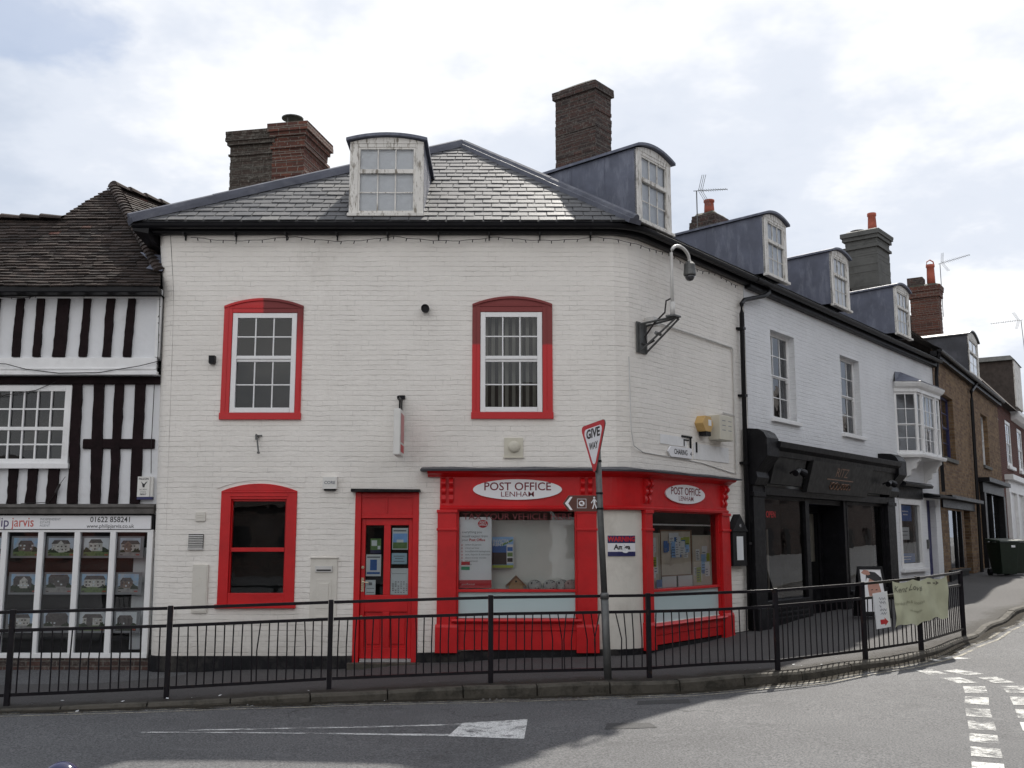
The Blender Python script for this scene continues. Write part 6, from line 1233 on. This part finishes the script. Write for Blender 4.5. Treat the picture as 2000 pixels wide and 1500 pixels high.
# ------------------------------------------------------------------ pedestrian railing along the kerb
POSTS = [(-5.72, 12.0, .11), (-4.08, 12.5, .12), (-2.25, 13.0, .16), (-.27, 13.3, .20), (1.77, 13.6, .21), (3.54, 14.05, .25), (5.0, 14.9, .30), (6.07, 15.6, .35), (7.49, 17.4, .38)]
FENCE = [(-7.6, 11.35, .10)] + POSTS
rl = thing("pedestrian_railing", (0, 13.4, .2), "black metal pedestrian railing curving along the kerb in front of the shops", "railing")
for i, (x, y, z) in enumerate(FENCE):
    mb = MB(); mb.box(Fr(x, y, rad(10)), -.03, .03, -.03, .03, z - .08, z + 1.075); mb.build("post", m_rail, rl, bevel=.006)
r4_ = random.Random(3); far_bars = MB(); nbar = 0
for i, (A, B) in enumerate(zip(FENCE, FENCE[1:])):
    a, b = Vector(A), Vector(B); d_ = (b - a); ln = Vector((d_.x, d_.y, 0)).length; t = d_ / ln; sd_ = Vector((t.y, -t.x, 0)).normalized(); u0, u1 = .035 / ln, 1 - .035 / ln
    def rail(h, hh, ww, bow=0.0):
        mb = MB(); P_ = []
        for k in range(7):
            f = lerp(u0, u1, k / 6); P_.append(a.lerp(b, f) + Vector((0, 0, h + bow * math.sin(math.pi * f))) + sd_ * (.02 * bow * 10 * math.sin(math.pi * f)))
        for p, q in zip(P_, P_[1:]):
            mb.hexa([p - sd_ * -ww + Vector((0, 0, -hh)), q - sd_ * -ww + Vector((0, 0, -hh)), q - sd_ * ww + Vector((0, 0, -hh)), p - sd_ * ww + Vector((0, 0, -hh))], [p + sd_ * ww + Vector((0, 0, hh)), q + sd_ * ww + Vector((0, 0, hh)), q - sd_ * ww + Vector((0, 0, hh)), p - sd_ * ww + Vector((0, 0, hh))])
        return mb
    pn = rail(1.045, .018, .02).build("top_rail", m_rail, rl, bevel=.003)
    rail(.84, .018, .018, -.012 if i == 5 else 0).build("middle_rail", m_rail, rl); rail(.125, .018, .018, .01 if i == 5 else 0).build("bottom_rail", m_rail, rl)
    n = max(8, int(ln / .105))
    for k in range(1, n):
        f = k / n; p = a.lerp(b, f); bend = r4_.gauss(0, .012)
        if i == 4 and 5 < k < 18: bend = r4_.uniform(-.11, .11) if r4_.random() < .6 else r4_.gauss(0, .02)
        mid = p + t * (bend * .8 + r4_.gauss(0, .004)) + Vector((0, 0, .5)); top = p + Vector((0, 0, .825)); bot = p + t * (bend * .7) + Vector((0, 0, .14))
        mb = far_bars if i > 5 else MB(); mb.tube([bot, mid, top], .0085, 6)
        if i <= 5:
            if i == 0 or nbar >= 100: far_bars.v_ = 0; o0 = len(far_bars.v); far_bars.v.extend(mb.v); far_bars.f.extend([[q + o0 for q in f_] for f_ in mb.f]); far_bars.mi.extend(mb.mi)
            else: mb.build("bar", m_rail, rl); nbar += 1
fbo = far_bars.build("bars", m_rail, rl); fbo["kind"] = "stuff"
# banner and paper sign tied to the railing
bn = thing("banner", (5.9, 15.5, .7), "pale green cloth banner reading Kent Loves tied to the railing", "banner")
A, B = Vector((5.42, 14.98, 0)), Vector((6.60, 15.98, 0)); BNF = Fr(A.x, A.y, math.atan2(B.y - A.y, B.x - A.x)); WB = (B - A).length
def bz(u, v): # v 0 bottom .. 1 top
    s_ = u / WB; top = 1.385 + .04 * s_ - .04 * abs(math.sin(s_ * math.pi * 3)); bot = .73 + .08 * s_ + .025 * math.sin(s_ * 11) + .012 * math.sin(s_ * 27); return lerp(bot, top, v)
def bo(u, v): return .06 + .035 * nz(u * 3, v * 2.2, 4) + .018 * math.sin(u * 7 + v * 4) + .014 * nz(u * 8, v * 3, 7)
mb = MB(); nu, nv = 26, 14
g = [[BNF.p(WB * i / nu, bo(WB * i / nu, j / nv), bz(WB * i / nu, j / nv)) for i in range(nu + 1)] for j in range(nv + 1)]
for j in range(nv):
    for i in range(nu): mb.face([g[j][i], g[j][i + 1], g[j + 1][i + 1], g[j + 1][i]])
mb.build("cloth", m_canvas, bn, smooth=True)
class BN:
    def p(s, u, o, z): v = max(0, min(1, z)); return BNF.p(u, bo(u, v) + .006 + o, bz(u, v))
bf = BN(); m_olive = M("olive_grey_ink", (.13, .13, .10), .6, .15, 6, 0); m_faint = M("faint_olive_ink", (.27, .27, .19), .7, .15, 6, 0); mb = MB()
mb.text(bf, .42, .83, 0, .20, "Kent Loves", 0, shear=.35, width=.78); mb.text(bf, .42, .50, 0, .095, "handmade gifts & local art", 1, width=.82); mb.text(bf, .62, .31, 0, .07, "and vintage finds", 1, sxx=.6)
mb.face([bf.p(u, 0, z) for u, z in ((1.0, .86), (1.22, .88), (1.22, .91), (1.0, .90))]); mb.face([bf.p(u, 0, z) for u, z in ((1.22, .84), (1.30, .90), (1.22, .96), (1.24, .90))]); mb.build("lettering", [m_olive, m_faint], bn)
pn_ = thing("paper_sign", (5.2, 14.9, .7), "white laminated sign with a red arrow hung on the railing beside the cloth banner", "sign")
PNF = Fr(5.10, 14.80, math.atan2(1.0, 1.18) - .1); mb = MB()
def sk(u, z): return PNF.p(u + (1.22 - z) * .10, .02, z)
mb.face([sk(0, .72), sk(.33, .74), sk(.33, 1.24), sk(0, 1.215)]); mb.face([PNF.p(0 + (1.22 - .72) * .10, .012, .72), PNF.p(0, .012, 1.215), PNF.p(.33, .012, 1.24), PNF.p(.33 + .05, .012, .74)]); mb.build("sheet", m_paper, pn_)
class SK:
    def p(s, u, o, z): return PNF.p(u + (1.22 - z) * .10, .022 + o, z)
mb = MB(); s_ = SK(); mb.face([s_.p(u, 0, z) for u, z in ((.10, .78), (.20, .785), (.20, .76), (.28, .815), (.20, .875), (.20, .85), (.10, .845))], 0); mb.build("arrow", m_redink, pn_); mb = MB()
for k in range(5): mb.tube([s_.p(.12 + .018 * q, .001, 1.14 - k * .052 + .018 * math.sin(q * 2.1 + k)) for q in range(9 if k != 2 else 3)], .004, 4, 1)
mb.build("lettering", [m_redink, m_inkgrey], pn_)
# sign pole
gp = thing("sign_pole", (1.20, 13.42, .2), "leaning grey metal sign pole standing at the railing", "pole")
mb = MB(); mb.tube([(1.225, 13.44, .12), (1.205, 13.44, .7), (1.19, 13.44, 1.25)], .050, 12); mb.tube([(1.19, 13.44, 1.25), (1.15, 13.44, 2.3), (1.12, 13.44, 3.32)], .041, 12); mb.lathe((1.19, 13.44, 1.22), [(.056, 0), (.056, .06), (.045, .08)], 12); mb.build("pole", m_steel, gp, smooth=True)
for z in (2.36, 2.56, 2.98): mb = MB(); mb.lathe((lerp(1.15, 1.12, z - 2.3), 13.44, z), [(.048, 0), (.048, .025)], 12); mb.build("clamp", m_gutter, gp)
gw = thing("give_way_sign", (1.08, 13.4, 2.86), "red and white triangular GIVE WAY sign turned sideways at the pole top", "road sign")
GF = Fr(1.075, 13.41, rad(-69)); cr_, sr_ = math.cos(rad(3)), math.sin(rad(3))
class GT:
    def p(s, u, o, z): z -= 3.24; return GF.p(u * cr_ - z * sr_, o, 3.24 + u * sr_ + z * cr_)
gt = GT()
def tri(r, o0, o1, mat, name):   # rounded triangle point down
    pts = []
    for cx_, cz_, a0 in ((-.36 + .06, 3.44, 90), (0, 2.87 + .03, 210), (.36 - .06, 3.44, -30)):
        for k in range(6): a = rad(a0 + 120 * k / 5); pts.append((cx_ * r + .055 * math.cos(a), 3.25 + (cz_ - 3.25) * r + .055 * math.sin(a)))
    mb = MB(); mb.prism(gt, pts, o0, o1); return mb.build(name, mat, gw)
tri(1.0, -.006, .004, m_steel, "back_plate"); tri(.985, .004, .006, m_redink, "red_border"); tri(.70, .006, .0075, m_signw, "white_face")
mb = MB(); mb.text(gt, 0, 3.355, .009, .165, "GIVE", 0, bold=.006, width=.41); mb.text(gt, 0, 3.19, .009, .125, "WAY", 0, bold=.004, width=.27); mb.build("lettering", m_ink, gw)
fg = thing("finger_sign", (.9, 13.36, 2.33), "brown tourist finger sign pointing left with a walking figure symbol", "road sign")
HF = Fr(0, 13.36, rad(4)); mb = MB(); mb.prism(HF, [(.74, 2.335), (1.16, 2.335), (1.16, 2.545), (.74, 2.545), (.665, 2.44)], -.02, .0); mb.build("plate", m_brown, fg, bevel=.003)
mb = MB(); mb.face([HF.p(u, .002, z) for u, z in ((.69, 2.44), (.76, 2.525), (.79, 2.525), (.735, 2.44), (.79, 2.355), (.76, 2.355))])
mb.build("arrow_symbol", m_signw, fg); mb = MB()
for a, b, c, d_ in ((.85, .855, 2.38, 2.50), (.965, .97, 2.38, 2.50), (.855, .965, 2.495, 2.50), (.855, .965, 2.38, 2.385)): mb.quad(HF, a, b, c, d_, .002)
mb.disc(HF, .91, 2.44, .002, .038, .036, 0, 16); mb.build("emblem_symbol", m_signw, fg); mb = MB(); mb.disc(HF, 1.075, 2.515, .002, .013, .013, 0, 10)
for P_ in (((1.06, 2.495), (1.09, 2.495), (1.088, 2.43), (1.066, 2.43)), ((1.066, 2.435), (1.08, 2.435), (1.06, 2.37), (1.045, 2.37)), ((1.076, 2.435), (1.09, 2.435), (1.115, 2.375), (1.10, 2.37)), ((1.06, 2.49), (1.06, 2.475), (1.04, 2.44), (1.032, 2.45)), ((1.09, 2.49), (1.09, 2.475), (1.115, 2.445), (1.12, 2.455))): mb.face([HF.p(u, .003, z) for u, z in P_])
mb.build("walker_symbol", m_signw, fg); mb = MB(); mb.disc(HF, .905, 2.445, .004, .022, .014, 0, 7); mb.quad(HF, .905, .935, 2.42, 2.426, .004); mb.build("emblem", m_brown, fg)
# pavement board, bollard, aerials
ab = thing("pavement_board", (6.76, 19.85, PAV(6.76, 19.85)), "black framed A board with a man's hairstyle photo outside the black shop", "pavement board")
z0 = PAV(6.76, 19.85) + .02; AF = Fr(6.52, 19.75, rad(2))
class TF:
    def __init__(s, k): s.k = k
    def p(s, u, o, z): return AF.p(u + .10 * (z - z0) * (.25 - u) * 1.2, -.32 + s.k * (.26 - .26 * (z - z0) / .95) + o + .32, z)
tf = TF(1)
mb = MB(); mb.box(tf, 0, .05, -.02, .01, z0, z0 + .95); mb.box(tf, .50, .55, -.02, .01, z0, z0 + .95); mb.box(tf, .05, .50, -.02, .008, z0 + .89, z0 + .95); mb.box(tf, .05, .50, -.02, .008, z0 + .05, z0 + .12); mb.build("frame", m_black, ab)
tb = TF(-1); mb = MB(); mb.box(tb, 0.01, .54, -.02, .0, z0, z0 + .94); mb.build("back_board", m_black, ab)
mb = MB(); k = 0.0
def PQ(pts, m): 
    global k; k += .0008; mb.face([tf.p(.05 + u * .45, -.004 + k, z0 + .12 + v * .77) for u, v in pts], m)
PQ(((0, 0), (1, 0), (1, 1), (0, 1)), 0); PQ(((.30, .35), (.75, .30), (.86, .48), (.80, .72), (.40, .78), (.28, .6)), 1); PQ(((.22, .70), (.30, .80), (.42, .78), (.62, .72), (.82, .68), (.97, .72), (.98, .80), (.72, .93), (.48, .95), (.28, .90)), 2); PQ(((.05, .92), (.2, .99), (.42, .97), (.48, .88), (.36, .86), (.18, .88)), 1); PQ(((.55, 0), (1, 0), (1, .25), (.75, .33), (.6, .22)), 2); PQ(((.42, .50), (.50, .51), (.50, .53), (.42, .52)), 2); PQ(((.62, .50), (.70, .51), (.70, .53), (.62, .52)), 2); PQ(((.48, .36), (.64, .35), (.62, .38), (.50, .39)), 2)
mb.build("photo", [m_signw, m_skin, m_ink], ab)
bo_ = thing("bollard", (-2.02, 4.8, gz(-2.02, 4.8)), "dark glossy round bollard top peeping in at the bottom left edge", "bollard")
zb0 = gz(-2.02, 4.8); mb = MB(); mb.lathe((-2.02, 4.8, zb0), [(.075, 0), (.075, .1), (.05, .13), (.045, .78), (.06, .80), (.06, .83), (.04, .85)], 16); mb.build("shaft", m_navyg, bo_, smooth=True)
mb = MB(); mb.lathe((-2.02, 4.8, 1.005 - .087), [(.087 * math.cos(a), .087 * math.sin(a)) for a in [-math.pi / 2 + .3 + (math.pi - .31) * k / 14 for k in range(15)]], 24); mb.build("ball", m_navyg, bo_, smooth=True)
def aerial(base, top, tip, lab, nel=12, size=.13):
    base, top, tip = Vector(base), Vector(top), Vector(tip); t = thing("tv_aerial", base, lab, "aerial", "aerials on the chimneys"); mb = MB(); mb.tube([base, top], .014, 6); mb.build("mast", m_steel, t)
    d_ = (tip - top).normalized(); sd_ = Vector((0, 0, 1)).cross(d_).normalized(); up = d_.cross(sd_); mb = MB(); mb.tube([top - d_ * .08, tip], .009, 5)
    for k in range(nel): p = top.lerp(tip, (k + 1.5) / (nel + 1)); e = size * (1 - .4 * k / nel); mb.tube([p - up * e * .45 - sd_ * e * .5, p + up * e * .45 + sd_ * e * .5], .005, 4)
    mb.build("boom", m_steel, t); mb = MB()
    for s_ in (-1, 1):
        for k in range(3): p = top + d_ * (.05 + .05 * k); mb.tube([p, p + up * s_ * .38 + d_ * .17], .006, 4)
    mb.build("reflector", m_steel, t)
q = RR.p(7.72, -2.85, 8.7); aerial(q, q + Vector((0, 0, 1.32)), q + Vector((.78, .25, 1.45)), "tv aerial on a thin mast beside the small chimney with the short pot")
q = YR.p(13.3, -1.78, 10.6); aerial(q, q + Vector((0, 0, 2.15)), q + Vector((1.35, .3, 2.6)), "tv aerial pointing right beside the half ruined brick stack", 14, .16)
q = Vector((22.95, 45, 9.0)); aerial(q, q + Vector((-.12, 0, 2.65)), q + Vector((-1.45, .1, 2.50)), "thin tv aerial pointing left at the far right over the red house", 12, .10)

# ------------------------------------------------------------------ buildings across both streets (seen only as reflections in the glass)
OF2 = Fr(*RR.p(100, 15.5, 0).to_2d(), A_R + math.pi)
mb = MB()
def row_house(F_, u, wd, h, rise, m, zb=-.3):
    mb.box(F_, u, u + wd - .01, -7, 0, zb, h, m); mb.prism(Fr(*F_.p(u, 0, 0).to_2d(), math.atan2(F_.n[1], F_.n[0])), [(.3, h), (-3.5, h + rise), (-7.2, h)], -wd, -.02, 3)
    for i in range(max(1, int(wd / 2.4))):
        for zz_ in (1.0, 4.0):
            if zz_ + 1.8 < h: mb.box(F_, u + .8 + i * 2.4, u + 1.9 + i * 2.4, 0, .05, zz_, zz_ + 1.6, 1); mb.box(F_, u + .9 + i * 2.4, u + 1.8 + i * 2.4, .05, .06, zz_ + .1, zz_ + 1.5, 4)
FB = Fr(0, -22, math.pi)
for x0, x1, h, rise, m in ((-45, -27, 5, 1.5, 1), (-27, -17, 4.2, 1.4, 0), (-17, -5.2, 3.6, .9, 1), (-5.2, 2.0, 8.2, 2.2, 0), (2.0, 9.5, 4.4, 1.5, 2), (9.5, 24, 5.6, 1.6, 0)): row_house(FB, -x1, x1 - x0, h, rise, m)
u = 0.0; k = 0
while u < 108: wd = 5.5 + 1.6 * ((k * 7) % 3); row_house(OF2, u, wd, 7.2 + .8 * ((k * 5) % 3), 2.8, 1); u += wd; k += 1
kind(mb.build("street_buildings", [m_brickred2, m_brickold, m_plaster, bpy.data.materials["brown_tile_roof"], m_void]), "structure")
# leaf bits and grit in the gutter and along the railing foot
mb = MB(); r6 = random.Random(8)
for i in range(420):
    q = r6.uniform(5, 24); p, n_ = at(kc, ks, q); side = r6.random()
    if side < .55: o = r6.uniform(.02, .22) ** 1.0; P_ = p + n_ * o; z = gz(P_.x, P_.y) + .006
    else: P_ = p - n_ * r6.uniform(.16, .6); z = PAV(P_.x, P_.y) + .012
    a = r6.uniform(0, 6.28); l = r6.uniform(.008, .028); w_ = l * r6.uniform(.4, .8); e = Vector((math.cos(a), math.sin(a), r6.uniform(-.2, .3))); f = Vector((-math.sin(a), math.cos(a), r6.uniform(-.2, .3))); c = Vector((P_.x, P_.y, z))
    mb.face([c - e * l, c + f * w_, c + e * l, c - f * w_], 0 if r6.random() < .8 else (1 if r6.random() < .6 else 2))
kind(mb.build("leaf_litter", [M("dead_leaf", (.055, .04, .022), .8, .4, 20, 0), m_paper, M("moss", (.05, .06, .02), .9, .4, 20, 0)]), "stuff")

# dark grit washed into the channel along the kerb foot
mb = MB(); q = 3.0
while q < 30:
    A = []
    for qq in (q, q + .25):
        p, n_ = at(kc, ks, qq); A.append([p + n_ * k for k in (.0, .12, .26, .42)])
    for k in range(3):
        pts = [A[0][k + 1], A[1][k + 1], A[1][k], A[0][k]]; mb.face([(p.x, p.y, gz(p.x, p.y) + .009) for p in pts], 0, [(0, (k + 1) / 3), (0, (k + 1) / 3), (0, k / 3), (0, k / 3)])
    q += .25
g = NG("kerb_grit"); uv = g.n.new("ShaderNodeUVMap").outputs[0]; sp = g.n.new("ShaderNodeSeparateXYZ"); g.lk(uv, sp.inputs[0])
k = g.math('ADD', sp.outputs[1], g.math('MULTIPLY', g.math('SUBTRACT', g.noise(2.6, 7, .8), .5), 1.9)); g.done(g.mix(g.noise(30, 4, .8), (.018, .015, .011), (.05, .043, .032)), .9, 0, .1)
tr = g.n.new("ShaderNodeBsdfTransparent"); mx = g.n.new("ShaderNodeMixShader"); g.lk(g.ramp(k, .25, .62, .88, 0), mx.inputs[0]); g.lk(tr.outputs[0], mx.inputs[1]); g.lk(g.b.outputs[0], mx.inputs[2]); g.lk(mx.outputs[0], g.out.inputs[0])
kind(mb.build("road_grit", g.m), "structure")
